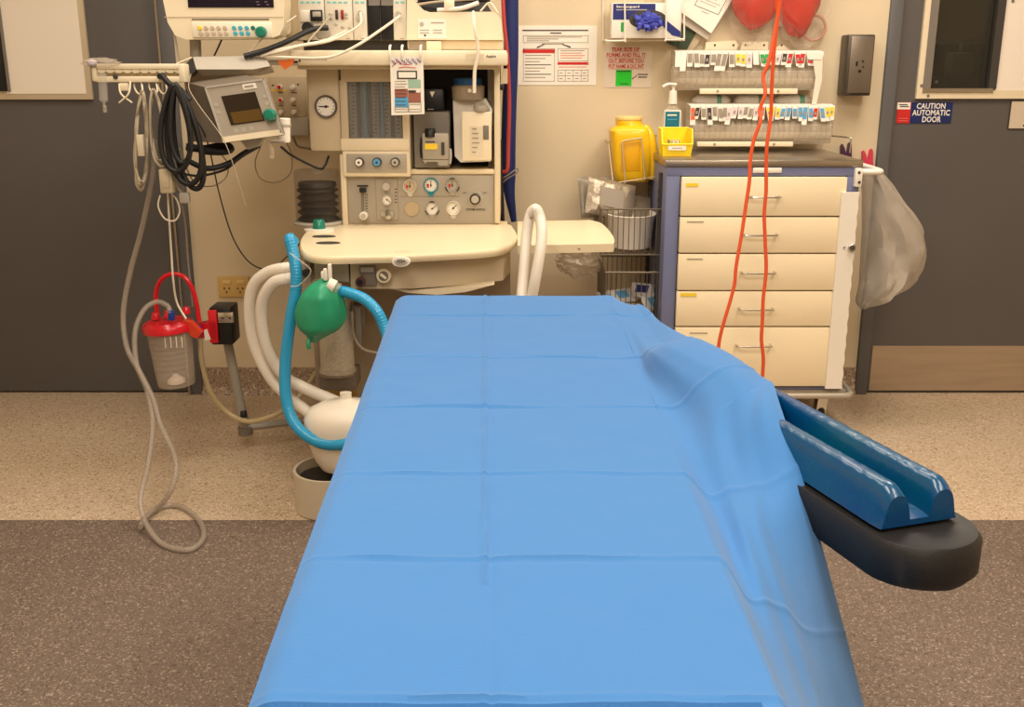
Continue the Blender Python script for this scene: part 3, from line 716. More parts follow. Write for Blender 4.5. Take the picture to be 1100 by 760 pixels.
for k in range(5):
    b = MB(); px = 718.5 + k * 2.4
    b.box((0, 0, 0), (.006, .045, .05), (INK2, WHITE2, LGREY, WHITE2, FOIL)[k], .002, M=Matrix.Translation((P(px, 150, by0 + .05).x, by0 + .04, ztop + .005)) @ Matrix.Rotation(.15 * (k % 2), 4, 'Y'))
    tag(b.build('small_packet'), 'small grey and white packet standing in the yellow bin', 'packet', 'packets in the yellow bin')

# ---------------------------------------------------------------- sharps container and holder
SY = WY - .13
t = thing('sharps_container', P(680, 196, SY), 'yellow plastic sharps container jar in a wire holder on the wall', 'container')
def jar(mb, m):
    rows_ = [(193.5, 661, 695), (187, 658.5, 699), (172, 657, 700), (158, 656, 699), (146, 655, 697.5), (140, 654.5, 696.5), (137, 657, 695), (134.5, 662, 692), (131.5, 661, 689.5), (127, 662, 689)]
    seg = 36; vs = []; fs = []
    for i, (y, x0, x1) in enumerate(rows_):
        a = P(x0, y + (x0 - 655) * 0, SY); c = P(x1, y, SY); cen = (a + c) / 2; hw = (c.x - a.x) / 2
        sq = .45 if i < 7 else 1.0
        for k in range(seg):
            an = 2 * PI * k / seg; cc, ss = math.cos(an), math.sin(an)
            e = sq if sq < 1 else 1
            X = math.copysign(abs(cc) ** e, cc) * hw; Yd = math.copysign(abs(ss) ** e, ss) * min(hw, .075)
            vs.append((cen.x + X, SY + Yd, cen.z))
    for i in range(len(rows_) - 1):
        for k in range(seg): fs.append([i * seg + k, i * seg + (k + 1) % seg, (i + 1) * seg + (k + 1) % seg, (i + 1) * seg + k])
    fs.append(list(range(seg)))
    mb.raw(vs, fs, m, True)
b = MB(); jar(b, YEL); b.build('jar_body', t)
b = MB(); nk = P(675.5, 127, SY); b.lathe([(.051, -.006), (.053, 0), (.051, .006), (.03, .008), (.001, .008)], nk, mat('pale_yellow', (236, 206, 130), .4), seg=30); b.build('lid', t)
b = MB(); b.fbox(667, 152, 688, 184, SY - .0752, .004, mat('yellow_plastic_deep', (222, 164, 14), .4), .003); b.tube([P(692, 137, SY - .02), P(699, 150, SY - .04), P(701, 175, SY - .045), P(699, 192, SY - .04)], .02, YEL, sub=6); b.build('moulded_side', t)
t = thing('wire_jar_holder', P(680, 198, SY), 'wire holder fixed to the wall around the yellow sharps container', 'holder')
b = MB(); r = .0032; hy_ = SY - .085; HG = mat('pale_wire', (206, 186, 150), .35, .4)
b.tube([P(671.5, 197, hy_), P(669, 160, hy_), P(668, 154, hy_), P(671, 151.5, hy_), P(687, 149, hy_), P(689.5, 152, hy_), P(693, 193, hy_)], r, HG, sub=5, seg=8)
b.tube([P(654, 154, SY), P(658.5, 197, hy_), P(706, 190, hy_), P(700, 150, SY)], r, HG, sub=1, seg=8)
for x_, yq in ((658, 198), (706, 191)): b.tube([P(x_, yq, hy_), P(x_, yq, hy_) + Vector((0, .215, 0))], r, HG, sub=1, seg=8)
b.tube([P(654, 153, SY), P(654, 153, SY) + Vector((0, .128, 0))], r, HG, sub=1, seg=8)
b.tube([P(701, 146, SY), P(705, 146, SY), P(705, 146, SY) + Vector((0, .128, 0))], r, HG, sub=1, seg=8)
b.build('wire_frame', t)

# ---------------------------------------------------------------- wire baskets at the cart's left side
WIRE = mat('grey_wire', (132, 122, 108), .35, .7)
def basket(label, xl, xr, yt, yb_, Yf, Yb):
    """hung on the cart side: open-topped wire basket"""
    zt = P(690, yt, Yf).z; zb_ = P(690, yb_, Yf).z; x0 = P(xl, (yt + yb_) / 2, Yf).x; x1 = P(xr, (yt + yb_) / 2, Yf).x
    t = thing('wire_basket', ((x0 + x1) / 2, (Yf + Yb) / 2, zb_), label, 'basket', 'wire baskets on the cart side')
    b = MB()
    for z, rr in ((zt, .0035), (zb_, .0025)):
        b = MB(); b.tube([(x0, Yf, z), (x1, Yf, z), (x1, Yb, z), (x0, Yb, z)], rr, WIRE, closed=True, sub=1, seg=8); b.build('rim', t)
    b = MB(); nx = 11; ny = 11
    for k in range(nx + 1):
        X = x0 + (x1 - x0) * k / nx
        b.tube([(X, Yf, zt), (X, Yf, zb_), (X, Yb, zb_), (X, Yb, zt)], .0017, WIRE, sub=1, seg=6)
    for k in range(1, ny):
        Yq = Yf + (Yb - Yf) * k / ny
        b.tube([(x0, Yq, zt), (x0, Yq, zb_), (x1, Yq, zb_), (x1, Yq, zt)], .0017, WIRE, sub=1, seg=6)
    b.build('wire_mesh', t)
    return t, x0, x1, zt, zb_
BF, BBk = 3.74, 4.08
_, bx0, bx1, bzt, bzb = basket('upper wire basket with grey packs and a white basin beside the cart', 646, 711, 225, 274, BF, BBk)
_, ex0, ex1, ezt, ezb = basket('lower wire basket of blue and white packets beside the cart', 650, 711, 293, 345, BF, BBk)
t = thing('white_basin', ((bx0 + bx1) / 2 + .02, 3.9, bzb + .003), 'white oval plastic basin resting in the upper wire basket', 'basin')
b = MB(); b.lathe([(.07, 0), (.08, .006), (.092, .11), (.098, .128), (.094, .13), (.088, .11), (.075, .012), (.001, .01)], ((bx0 + bx1) / 2 + .012, 3.9, bzb + .004), WHITE, seg=40, sx=.98, sy=1.35); b.build('basin_shell', t)
def pack(name, c, sz, rz, rx, m, lab, cat, grp=None, pr=None, ry=0.0):
    t = thing(name, c, lab, cat, grp)
    M = Matrix.Translation(c) @ Matrix.Rotation(rz, 4, 'Z') @ Matrix.Rotation(rx, 4, 'X') @ Matrix.Rotation(ry, 4, 'Y')
    bm = bmesh.new(); bmesh.ops.create_grid(bm, x_segments=14, y_segments=14, size=.5)
    vs = []; fs = []; n = 14
    for sgn in (1, -1):
        for j in range(n + 1):
            for i in range(n + 1):
                u = i / n * 2 - 1; v = j / n * 2 - 1
                h = (max(0, 1 - u ** 4) * max(0, 1 - v ** 4)) ** .5 * sz[2] / 2 * sgn + .12 * sz[2] * noise.noise(Vector((u * 2 + c[0] * 9, v * 2, sgn)))
                vs.append(M @ Vector((u * sz[0] / 2, v * sz[1] / 2, h)))
    N = (n + 1) ** 2
    for s2 in (0, 1):
        for j in range(n):
            for i in range(n):
                q = [s2 * N + j * (n + 1) + i, s2 * N + j * (n + 1) + i + 1, s2 * N + (j + 1) * (n + 1) + i + 1, s2 * N + (j + 1) * (n + 1) + i]
                fs.append(q if s2 == 0 else q[::-1])
    bm.free()
    b = MB().raw(vs, fs, m, True); b.build('pack_body', t)
    if pr is not None:
        b = MB(); b.box((-sz[0] * .25, -sz[1] * .25, sz[2] * .52), (sz[0] * .25, sz[1] * .25, sz[2] * .56), pr, M=M); b.build('print_patch', t)
    return t
pack('foil_pack', P(656, 214, 3.9), (.19, .15, .025), -.25, 1.05, FOIL, 'grey foil pouch leaning out of the upper wire basket, nearest to the wall', 'pouch', 'grey pouches in the upper basket', INK2, ry=.5)
pack('foil_pack', P(672, 219, 3.96), (.2, .13, .02), -.1, .7, FOIL, 'grey foil pouch lying under the sharps container in the upper wire basket', 'pouch', 'grey pouches in the upper basket', ry=.3)
pack('foil_pack', P(640, 212, 3.95), (.13, .16, .02), .2, 1.2, mat('grey_film', (150, 140, 122), .2, alpha=.7, bump=.5, bscale=20), 'crumpled grey film pouch at the left end of the upper wire basket', 'pouch', 'grey pouches in the upper basket')
BLP = mat('white_pouch', (206, 202, 196), .3, bump=.3, bscale=25)
for k, (px, py, yy, rz, rx) in enumerate(((668, 318, 3.86, .5, .6), (690, 312, 3.9, -.4, .7), (700, 325, 3.82, .8, .9), (678, 332, 3.8, -.2, .3), (655, 322, 3.95, .1, .9))):
    pack('dressing_packet', P(px, py, yy), (.1, .07, .018), rz, rx, BLP, 'blue and white sterile packet jumbled in the lower wire basket', 'packet', 'packets in the lower basket', (SKYP, CARDN, SKYP, None, LGREY)[k])
t = thing('crumpled_bag', P(628, 300, 3.95), 'crumpled clear plastic bag hanging beneath the side shelf beside the baskets', 'bag')
b = MB(); lump(b, P(622, 281, 3.9), .082, .06, .060, mat('crumpled_clear_film', (196, 178, 152), .15, alpha=.42, bump=.9, bscale=16, coat=.7), 3, .3, 40, 28, 3.5); b.build('film', t)

# ================================================================== ANAESTHESIA MACHINE
ZT = .80
am = thing('anaesthesia_machine', (-.35, 3.65, 0), 'large cream and grey anaesthesia machine with gauges and vaporiser bay against the back wall', 'anaesthesia machine')
FP = 3.60   # plane of the lower gauge panel
MBK = 4.02
# base and lower body
xl_ = P(345, 300, 3.42).x; xr_ = P(548, 300, 3.42).x
b = MB(); b.box((xl_ + .06, 3.42, .16), (xr_, MBK, ZT - .05), TAUPE, .012); b.box((xl_, 3.55, .16), (xl_ + .07, MBK, ZT - .05), TAUPE_D, .006); b.build('lower_body', am)
b = MB(); b.box((xl_ + .02, 3.30, .09), (xr_, MBK, .17), CREAM, .03); b.build('base_plinth', am)
for xx in (xl_ + .09, xr_ - .08):
    for yy in (3.40, MBK - .08):
        b = MB(); b.lathe([(.01, 0), (.05, .002), (.058, .01), (.058, .03), (.05, .038), (.01, .04)], (xx - .02, yy, .059), BLACKR, (1, 0, 0), 28); b.cyl((xx, yy, .055), (xx, yy, .10), .02, GREY); b.build('caster_wheel', am)
# worktop
top = [(372, 244), (330, 247), (323, 256), (322, 265), (327, 272), (345, 275.5), (385, 275), (430, 274), (480, 271.5), (520, 269), (542, 265.5), (553, 259), (556, 252), (550, 242), (536, 237)]
tp = [PZ(a, c, ZT) for a, c in top]; tp = [tp[0]] + catmull(tp[1:-1], 4) + [tp[-1]]
tp = [tp[0]] + [Vector((p.x, min(p.y, FP + .1), ZT)) for p in tp[1:]]
b = MB(); cen = sum(tp, Vector()) / len(tp)
def inset(p, d): v = cen - p; v.z = 0; return p + v.normalized() * d
rim = [(.0045, 0), (.001, -.004), (0, -.009), (.001, -.017), (.006, -.024)]
n = len(tp); vs = []; fs = []
for d, z in rim: vs += [inset(p, d) + Vector((0, 0, z)) for p in tp]
for i in range(len(rim) - 1):
    for k in range(n): fs.append([i * n + k, i * n + (k + 1) % n, (i + 1) * n + (k + 1) % n, (i + 1) * n + k])
fs.append(list(range(n))); fs.append([(len(rim) - 1) * n + k for k in range(n)][::-1])
b.raw(vs, fs, WORKTOP, False)
b.box((P(330, 246, 3.45).x, 3.45, ZT - .024), (P(545, 246, 3.6).x, FP + .08, ZT - .0006), WORKTOP)
b.build('worktop', am)
b = MB(); b.lathe([(.001, -.0), (.028, 0), (.026, .010), (.001, .012)], P(431, 281, 2.975), WHITE, (0, -1, 0), 30, 1, .55, smooth=True)
b.lathe([(.019, .012), (.018, .013), (.001, .0135)], P(431, 281, 2.975), LGREY, (0, -1, 0), 30, 1, .5); b.text('O2+', P(431, 281, 2.960), .013, INK, bold=True); b.build('flush_badge', am)
b = MB(); b.text('O2 FLUSH', PZ(432, 270.5, ZT + .001), .012, INK, v=(0, 1, 0), fit=.045); b.build('lettering', am)
# depressed oval pads
for px, py in ((348, 254.5), (352.5, 261.5)):
    b = MB(); c = PZ(px, py, ZT); b.lathe([(.038, 0), (.038, .002), (.034, .003), (.030, .002), (.001, .0015)], c, DGREY, seg=30, sx=1, sy=.55); b.build('oval_pad', am)
b = MB(); c = PZ(343, 248, ZT); b.lathe([(.05, 0), (.05, .006), (.034, .008)], c, WHITE, seg=30, sy=.7); b.build('knob_collar', am)
b = MB(); b.lathe([(.023, .006), (.021, .012), (.019, .034), (.016, .038), (.001, .038)], c, GREEN_T, seg=16, smooth=True); b.build('pressure_knob', am)
# drawer front under the worktop
b = MB(); zc0 = ZT - .024; z1 = P(430, 310, 3.06).z
q = [PZ(373, 282, zc0 + .0), PZ(440, 282, zc0), PZ(500, 278, zc0), PZ(540, 274, zc0), PZ(548, 266, zc0)]
q = [Vector((p.x, p.y + .05, p.z)) for p in q]
poly = [Vector((p.x, p.y, zc0)) for p in q] + [Vector((q[-1].x, 3.5, zc0)), Vector((q[0].x, 3.5, zc0))]
b.prism(poly, (0, 0, z1 - zc0), BEIGE); b.build('front_drawer', am)
b = MB(); q = [PZ(333, 279, zc0), PZ(372, 282, zc0)]; b.prism([Vector((q[0].x, q[0].y + .06, zc0)), Vector((q[1].x - .002, q[1].y + .05, zc0)), Vector((q[1].x - .002, 3.5, zc0)), Vector((q[0].x, 3.5, zc0))], (0, 0, z1 - zc0 + .02), LGREY); b.build('breathing_module', am)
b = MB(); hp = [(412, 309), (440, 315), (470, 317), (500, 314), (531, 306), (500, 309.5), (440, 311.5)]
b.prism([P(a, c, 3.07) for a, c in hp], (0, .06, 0), CREAM); b.build('drawer_handle', am)
dfy = 3.042
b = MB(); b.fbox(386, 286, 403, 294, dfy, .01, GREY, .001); b.fbox(387.5, 287.5, 401.5, 292.5, dfy - .001, .002, LGREY); b.fbox(389, 294, 404, 307, dfy, .01, TAUPE_D, .001); b.build('port_label', am)
b = MB(); c = P(387.5, 302.5, dfy); b.cyl(c, c + Vector((0, -.014, 0)), .015, mat('dark_red_brown', (90, 46, 38), .4)); b.cyl(c + Vector((0, -.014, 0)), c + Vector((0, -.016, 0)), .009, BLACK); b.build('gas_port', am)
b = MB(); c = P(412.5, 296, dfy); b.cyl(c + Vector((0, .01, 0)), c + Vector((0, -.012, 0)), .022, CREAM2); b.cyl(c + Vector((0, -.012, 0)), c + Vector((0, -.013, 0)), .015, GREY); b.box(c + Vector((-.011, -.02, -.004)), c + Vector((.011, -.012, .004)), CREAM2, .002, M=Matrix.Translation(c) @ Matrix.Rotation(.7, 4, 'Y') @ Matrix.Translation(-c)); b.build('selector_knob', am)

# upper column housing
b = MB()
b.fbox(372, 186, 534.5, 246, FP, .35, BEIGE, .004); b.build('gauge_panel_body', am)
b = MB(); b.fbox(374, 188.5, 530.5, 240, FP - .004, .006, SILVER, .001); b.build('gauge_panel', am)
# side posts
b = MB(); b.fbox(366.5, 166, 372.5, 246, FP - .012, .36, CREAM, .003); b.build('side_post', am)
b = MB(); b.fbox(524, 72, 531, 182, FP + .12, .18, CREAM, .002); b.build('inner_post', am)
b = MB(); b.fbox(531, 66, 537, 240, FP - .012, .36, CREAM, .003); b.build('side_post', am)
# left column with pressure gauge
b = MB(); b.fbox(330.5, 70, 366, 163.5, FP - .02, .35, BEIGE, .014); b.build('left_housing', am)
# flowmeter housing
b = MB(); y0 = FP - .025
b.fbox(365.5, 70, 440, 88, y0, .3, BEIGE, .004); b.fbox(365.7, 86, 374, 165, y0 + .001, .298, BEIGE, .004); b.fbox(432, 86, 440, 165, y0 + .001, .298, CREAM, .004); b.fbox(366.2, 149, 439.8, 162, y0 - .001, .295, CREAM, .002); b.fbox(372, 84, 434, 152, FP + .02, .2, GREY)
b.build('flowmeter_housing', am)
b = MB(); b.fbox(368, 162.5, 441, 190, y0 - .006, .2, CREAM, .006); b.fbox(372, 165.5, 437, 186, y0 - .008, .01, SILVER, .002); b.build('flow_knob_panel', am)
b = MB()
for k, px in enumerate((380, 392, 404, 416, 428)):
    b.fbox(px - 4, 88, px + 3, 149, FP + .012, .004, LGREY)
    for j in range(13): b.fbox(px - 2.6 + (j % 2), 92 + j * 4.2, px + 1, 92.7 + j * 4.2, FP + .009, .002, INK)
b.build('flow_scale', am)
for px in (390.5, 409):
    b = MB(); p = P(px, 88, FP); q = P(px, 149, FP); b.cyl(Vector((p.x, FP + .002, q.z)), Vector((p.x, FP + .002, p.z)), .0085, mat('pale_blue_glass', (150, 178, 190), .1, alpha=.6)); b.build('flow_tube', am)
b = MB(); b.fbox(373.5, 87, 432.5, 150, y0 + .004, .002, mat('tinted_acrylic', (120, 120, 118), .08, alpha=.25)); b.build('flow_window', am)
for px, m in ((386.5, WHITE), (405.5, SKYP), (425, LGREY)):
    b = MB(); c = P(px, 174, y0 - .008); b.cyl(c, c + Vector((0, -.02, 0)), .0155, DGREY); b.cyl(c + Vector((0, -.02, 0)), c + Vector((0, -.026, 0)), .012, m); b.cyl(c + Vector((0, -.026, 0)), c + Vector((0, -.028, 0)), .004, INK)
    o = b.build('flow_knob', am); o['label'] = {WHITE: 'white flow knob', SKYP: 'blue flow knob', LGREY: 'grey flow knob'}[m]
# gauges
def gauge(px, py, r, Y, ring, parent, face=WHITE, ang=.6, tail=False, arcs=False, red=False):
    b = MB(); c = P(px, py, Y)
    b.lathe([(r, 0), (r, .010), (r * .93, .014), (r * .84, .012), (r * .82, .006)], c, ring, (0, -1, 0), 36)
    b.disc(c + Vector((0, -.003, 0)), r * .84, face, t=.004)
    f_ = c + Vector((0, -.0072, 0))
    for k in range(12):
        a = -PI * .25 + k * PI * 1.5 / 11
        d = Vector((math.cos(a), 0, math.sin(a))); b.tube([f_ + d * r * .62, f_ + d * r * .76], r * .022, INK, sub=1, seg=4)
    d = Vector((math.cos(ang), 0, math.sin(ang))); b.tube([f_ - d * r * .25 + Vector((0, -.001, 0)), f_ + d * r * .62 + Vector((0, -.001, 0))], r * .045, INK, sub=1, seg=5)
    b.disc(f_, r * .13, INK)
    if red: b.box(f_ + Vector((-r * .55, -.0006, -r * .3)), f_ + Vector((-r * .25, .0005, r * .2)), REDP)
    if tail: b.prism([c + Vector((-r * .55, -.006, -r * .75)), c + Vector((r * .55, -.006, -r * .75)), c + Vector((r * .22, -.006, -r * 1.45)), c + Vector((-r * .22, -.006, -r * 1.45))], (0, .006, 0), ring)
    if arcs:
        for a0 in (PI / 2, PI * 1.18, -PI * .18):
            pts = [c + Vector((math.cos(a0 + s_) * r, -.014, math.sin(a0 + s_) * r)) for s_ in (-.35, -.17, 0, .17, .35)]
            b.tube(pts, r * .09, BLACK, sub=2, seg=6)
    return b.build('pressure_gauge', parent)
g = gauge(350.5, 114.5, .038, FP - .02, mat('dark_ring', (88, 80, 70), .4), am, ang=PI); g['label'] = 'large dark rimmed pressure gauge'
TEALR = mat('teal_ring', (36, 140, 160), .4)
RW = mat('pale_ring', (214, 206, 188), .4)
gauge(440.5, 200, .024, FP - .004, RW, am, BEIGE, PI / 2, tail=True, red=True)
g = gauge(463, 199, .026, FP - .004, TEALR, am, WHITE, PI / 2, tail=True, red=True); g['label'] = 'teal rimmed pressure gauge'
gauge(486, 199, .024, FP - .004, LGREY, am, LGREY, PI / 2, tail=True, arcs=True, red=True)
gauge(464.5, 224, .024, FP - .004, LGREY, am, WHITE, .6, tail=True, arcs=True)
gauge(487, 223.5, .025, FP - .004, RW, am, WHITE, .8, tail=True)
b = MB(); b.disc(P(442.5, 224.5, FP - .004), .026, mat('beige_disc', (178, 158, 124), .5), t=.005); b.build('blanking_disc', am)
b = MB(); c = P(510.5, 213.5, FP - .004); b.disc(c, .026, LGREY, t=.003); b.cyl(c + Vector((0, -.003, 0)), c + Vector((0, -.02, 0)), .019, mat('dark_bronze', (80, 66, 50), .35, .5)); b.cyl(c + Vector((0, -.02, 0)), c + Vector((0, -.028, 0)), .013, LGREY); b.build('system_switch', am)
b = MB(); b.text('SYSTEM SWITCH', P(511, 225.5, FP - .0045), .010, INK, fit=.066, bold=True); b.text('ON', P(520.5, 207.5, FP - .0045), .008, INK); b.text('OFF', P(499, 207.5, FP - .0045), .008, INK)
b.fbox(383.5, 199, 395.5, 200.8, FP - .0055, .001, INK); b.build('lettering', am)
b = MB(); b.fbox(386, 202, 393, 207, FP - .02, .018, BLACK, .001); p = P(389.5, 205, FP - .012); q = P(389.5, 230, FP - .012); b.cyl(q, p, .005, SMOKE); 
for k in range(7): b.fbox(392.5, 209 + k * 3, 395, 209.6 + k * 3, FP - .0055, .001, INK)
b.build('auxiliary_flowmeter', am)
b = MB(); c = P(391.5, 231, FP - .004); b.cyl(c, c + Vector((0, -.03, 0)), .014, WHITE); b.cyl(c + Vector((0, -.03, 0)), c + Vector((0, -.033, 0)), .009, LGREY); b.build('auxiliary_knob', am)
b = MB(); b.fbox(403.5, 191.5, 428, 237, FP - .0055, .002, TAUPE); b.fbox(404.5, 192.5, 427, 236, FP - .007, .002, SILVER)
for k in range(5): b.fbox(424, 203 + k * 3.6, 426.5, 203.8 + k * 3.6, FP - .008, .001, INK)
b.build('suction_panel', am)
b = MB(); c = P(415.5, 200, FP - .006); b.cyl(c, c + Vector((0, -.025, 0)), .0135, LGREY); b.build('suction_knob', am)
gauge(416, 214.5, .02, FP - .006, LGREY, am, WHITE, -.6)
b = MB(); c = P(416, 229, FP - .006); b.box(c + Vector((-.024, -.012, -.014)), c + Vector((.024, 0, .006)), SILVER, .004); b.cyl(c + Vector((.002, -.006, .006)), c + Vector((.008, -.03, -.012)), .010, CHROME); b.build('suction_lever', am)
b = MB(); b.fbox(430, 210.8, 494, 211.6, FP - .0055, .001, INK2); b.build('panel_divider', am)
# vaporiser bay
b = MB(); b.fbox(440, 72, 524, 184, FP + .22, .06, mat('bay_dark', (74, 66, 56), .6)); b.fbox(440, 70, 530, 73, FP + .01, .25, TAUPE_D); b.fbox(440, 70, 443, 184, FP + .01, .25, TAUPE_D); b.fbox(440, 182, 531, 187, FP - .01, .29, CREAM, .002); b.build('vaporiser_bay', am)
# top shelf
SF = 3.46
b = MB(); zt2 = P(430, 54, SF).z; zb2 = P(430, 70.5, SF).z; xa = P(310, 62, SF).x; xe = P(545, 60, SF).x
b.box((xa, SF, zb2), (xe, MBK, zt2), CREAM2, .008); b.box((xa + .02, SF + .03, zb2 - .012), (xe - .04, MBK, zb2 + .004), BEIGE, .004); b.build('top_shelf', am)
b = MB(); b.text('Aespire', P(527.5, 60.5, SF - .0006), .012, INK, bold=True, fit=.032); b.fbox(500, 58, 520, 64, SF - .001, .001, CREAM); b.text('Datex-Ohmeda', P(338, 64, SF - .0008), .011, INK2, fit=.08); b.disc(P(322, 65, SF), .004, INK); b.build('lettering', am)
b = MB(); b.fbox(540, 74, 545, 90, FP + .05, .3, CREAM); b.fbox(531, 91, 541, 97, FP + .02, .1, BLACK, .003); b.build('side_bracket', am)
# writing shelf on the right
sz = .795
q = [(556, 238), (634, 236.5), (646, 240), (656, 250), (660, 258), (659, 262), (556, 264)]
pts = [PZ(a, c, sz) for a, c in q]; pts = [pts[0]] + catmull(pts[1:6], 4) + [pts[6]]
b = MB(); b.prism(pts, (0, 0, -.026), WORKTOP); b.build('side_shelf', am)
b = MB(); b.text('Aespire', PZ(617, 262.6, sz) + Vector((0, -.002, -.014)), .011, INK, bold=True, fit=.038); b.build('lettering', am)
b = MB(); b.box((P(562, 275, 3.5).x, 3.45, sz - .05), (P(590, 275, 3.5).x, 3.75, sz - .026), SILVER, .003); b.build('shelf_bracket', am)

# bellows
b = MB(); xa = P(317, 215, 3.62).x; xe = P(366, 215, 3.62).x; bz1 = P(340, 184, 3.55).z; cxb = (xa + xe) / 2; rb = (xe - xa) / 2
b.lathe([(rb, 0), (rb, bz1 - ZT - .014), (rb * .96, bz1 - ZT - .004), (rb * .3, bz1 - ZT)], (cxb, 3.62, ZT + .002), SMOKE, seg=40)
b.build('bellows_housing', am)
b = MB(); prof = []; nb = 5; bh = .125
for k in range(nb):
    z = ZT + .006 + bh * k / nb; prof += [(rb * .72, z), (rb * .9, z + bh / nb * .4), (rb * .9, z + bh / nb * .55), (rb * .72, z + bh / nb * .98)]
prof += [(rb * .85, ZT + .006 + bh), (rb * .8, ZT + .02 + bh), (.001, ZT + .022 + bh)]
b.lathe([(r_, z - ZT) for r_, z in prof], (cxb, 3.62, ZT), BLACKR, seg=40); b.build('bellows', am)
b = MB(); b.lathe([(rb + .008, 0), (rb + .01, .006), (rb + .004, .012)], (cxb, 3.62, ZT), LGREY, seg=40); b.build('bellows_base', am)
# absorber canister
b = MB(); c = P(363, 400, 3.25); tz = P(363, 312, 3.25).z; b.lathe([(.05, 0), (.058, .004), (.055, .02), (.055, tz - c.z - .01), (.05, tz - c.z)], c, mat('absorber_granules', (206, 194, 172), .5, bump=.6, bscale=180, vary=.2, vscale=120), seg=30)
b.lathe([(.06, -.004), (.063, 0), (.063, .012), (.058, .018)], c, CLEAR2, seg=30); b.build('absorber_canister', am)
b = MB(); b.fbox(343, 402, 382, 420, 3.22, .12, TAUPE_D, .005); b.build('absorber_clamp', am)
b = MB(); b.fbox(337, 318, 344.5, 420, 3.24, .03, TAUPE, .003); b.fbox(378, 328, 392, 352, 3.22, .06, TAUPE_D, .003); b.fbox(382, 330, 388, 370, 3.2, .03, GREY, .002); b.build('absorber_rail', am)
b = MB(); b.fbox(352, 418, 382, 430, 3.3, .04, mat('brass', (170, 140, 70), .35, .6), .006); b.build('drain_fitting', am)
b = MB(); b.fbox(321, 283, 334, 305, 3.12, .1, LGREY, .008); c = P(329, 293, 3.12); b.cyl(c, c + Vector((0, -.01, 0)), .012, DGREY); b.build('breathing_port', am)

# vaporisers
VY = FP - .02
t = thing('vaporiser', P(463, 180, VY), 'black and grey vaporiser with yellow label in the left of the machine bay', 'vaporiser')
b = MB(); b.fbox(444.5, 120, 483, 180.5, VY, .18, GREY, .006); b.build('lower_case', t)
b = MB(); b.fbox(444, 95, 477, 121, VY + .02, .16, BLACK, .01); b.build('black_head', t)
b = MB(); b.prism([P(461.5, 98.5, VY + .019), P(467, 98.5, VY + .019), P(464.2, 104.5, VY + .019)], (0, .002, 0), WHITE); b.fbox(459, 117, 466, 118, VY + .018, .002, LGREY); b.build('marking', t)
b = MB(); b.fbox(453.5, 143, 482, 172, VY - .04, .045, SILVER, .006); b.prism([P(454, 172, VY - .041), P(482, 172, VY - .041), P(481, 178, VY - .041), P(471, 178, VY - .041), P(470, 174, VY - .041), P(458, 174, VY - .041), P(457, 176, VY - .041)], (0, .03, 0), SILVER); b.build('filler_block', t)
b = MB(); b.fbox(456.5, 154.5, 470, 160.5, VY - .042, .002, YELL); b.fbox(457, 152, 467, 153, VY - .042, .002, INK); b.fbox(474, 153, 477.5, 167, VY - .042, .002, DGREY); b.build('label', t)
b = MB(); c = P(462, 144, VY - .03); b.cyl(c - Vector((0, 0, .01)), c + Vector((0, 0, .018)), .02, BLACK, .018); b.build('filler_cap', t)
b = MB(); b.tube([P(453, 148, VY - .03), P(452, 160, VY - .03), P(453, 170, VY - .03)], .004, BLACK, sub=4); b.tube([P(483.5, 160, VY - .03), P(484, 168, VY - .03), P(483, 176, VY - .03)], .005, LGREY, sub=4); b.build('side_strap', t)
t = thing('vaporiser', P(507, 175, VY), 'white vaporiser with blue topped grey dial in the right of the machine bay', 'vaporiser')
b = MB(); A = [(488, 107), (493, 118), (527, 117), (523, 107)]
b.prism([P(486.5, 107, VY + .05), P(488.5, 168, VY), P(495, 174.5, VY - .03), P(527, 173.5, VY - .03), P(528.5, 118, VY - .03), P(522, 106, VY + .05)], (0, .12, 0), WHITE)
b.build('case', t)
b = MB(); b.fbox(496, 120, 528, 173, VY - .034, .01, CREAM2, .006); b.fbox(505, 136, 518, 167, VY - .036, .003, mat('faint_panel', (218, 204, 176), .5)); b.build('front_plate', t)
b = MB(); c = P(503, 105, VY + .06); b.lathe([(.055, -.005), (.055, .005), (.057, .036), (.05, .042)], c, TAUPE, seg=36); b.build('dial_collar', t)
b = MB(); zq = P(503, 93, VY + .06).z; b.lathe([(.048, 0), (.048, .02), (.044, .024), (.001, .026)], (c.x, c.y, zq + .004), mat('blue_cap', (24, 84, 140), .4), seg=36); b.build('dial_cap', t)
b = MB(); c = P(516, 117, VY - .02); b.lathe([(.024, -.002), (.024, .008), (.018, .016), (.001, .017)], c, SILVER, (0, -.35, 1), 28); b.build('filler_knob', t)
b = MB(); b.fbox(519, 135, 525, 150, VY - .0365, .003, GREY, .001)
for k, (a0, a1) in enumerate(((507, 512), (507, 514), (507, 514), (507, 515), (507, 513), (507, 511))): b.fbox(a0, 138 + k * 5, a1, 139 + k * 5, VY - .038, .001, INK2)
b.disc(P(504.5, 97.5, VY), .007, WHITE); b.build('scale_marking', t)

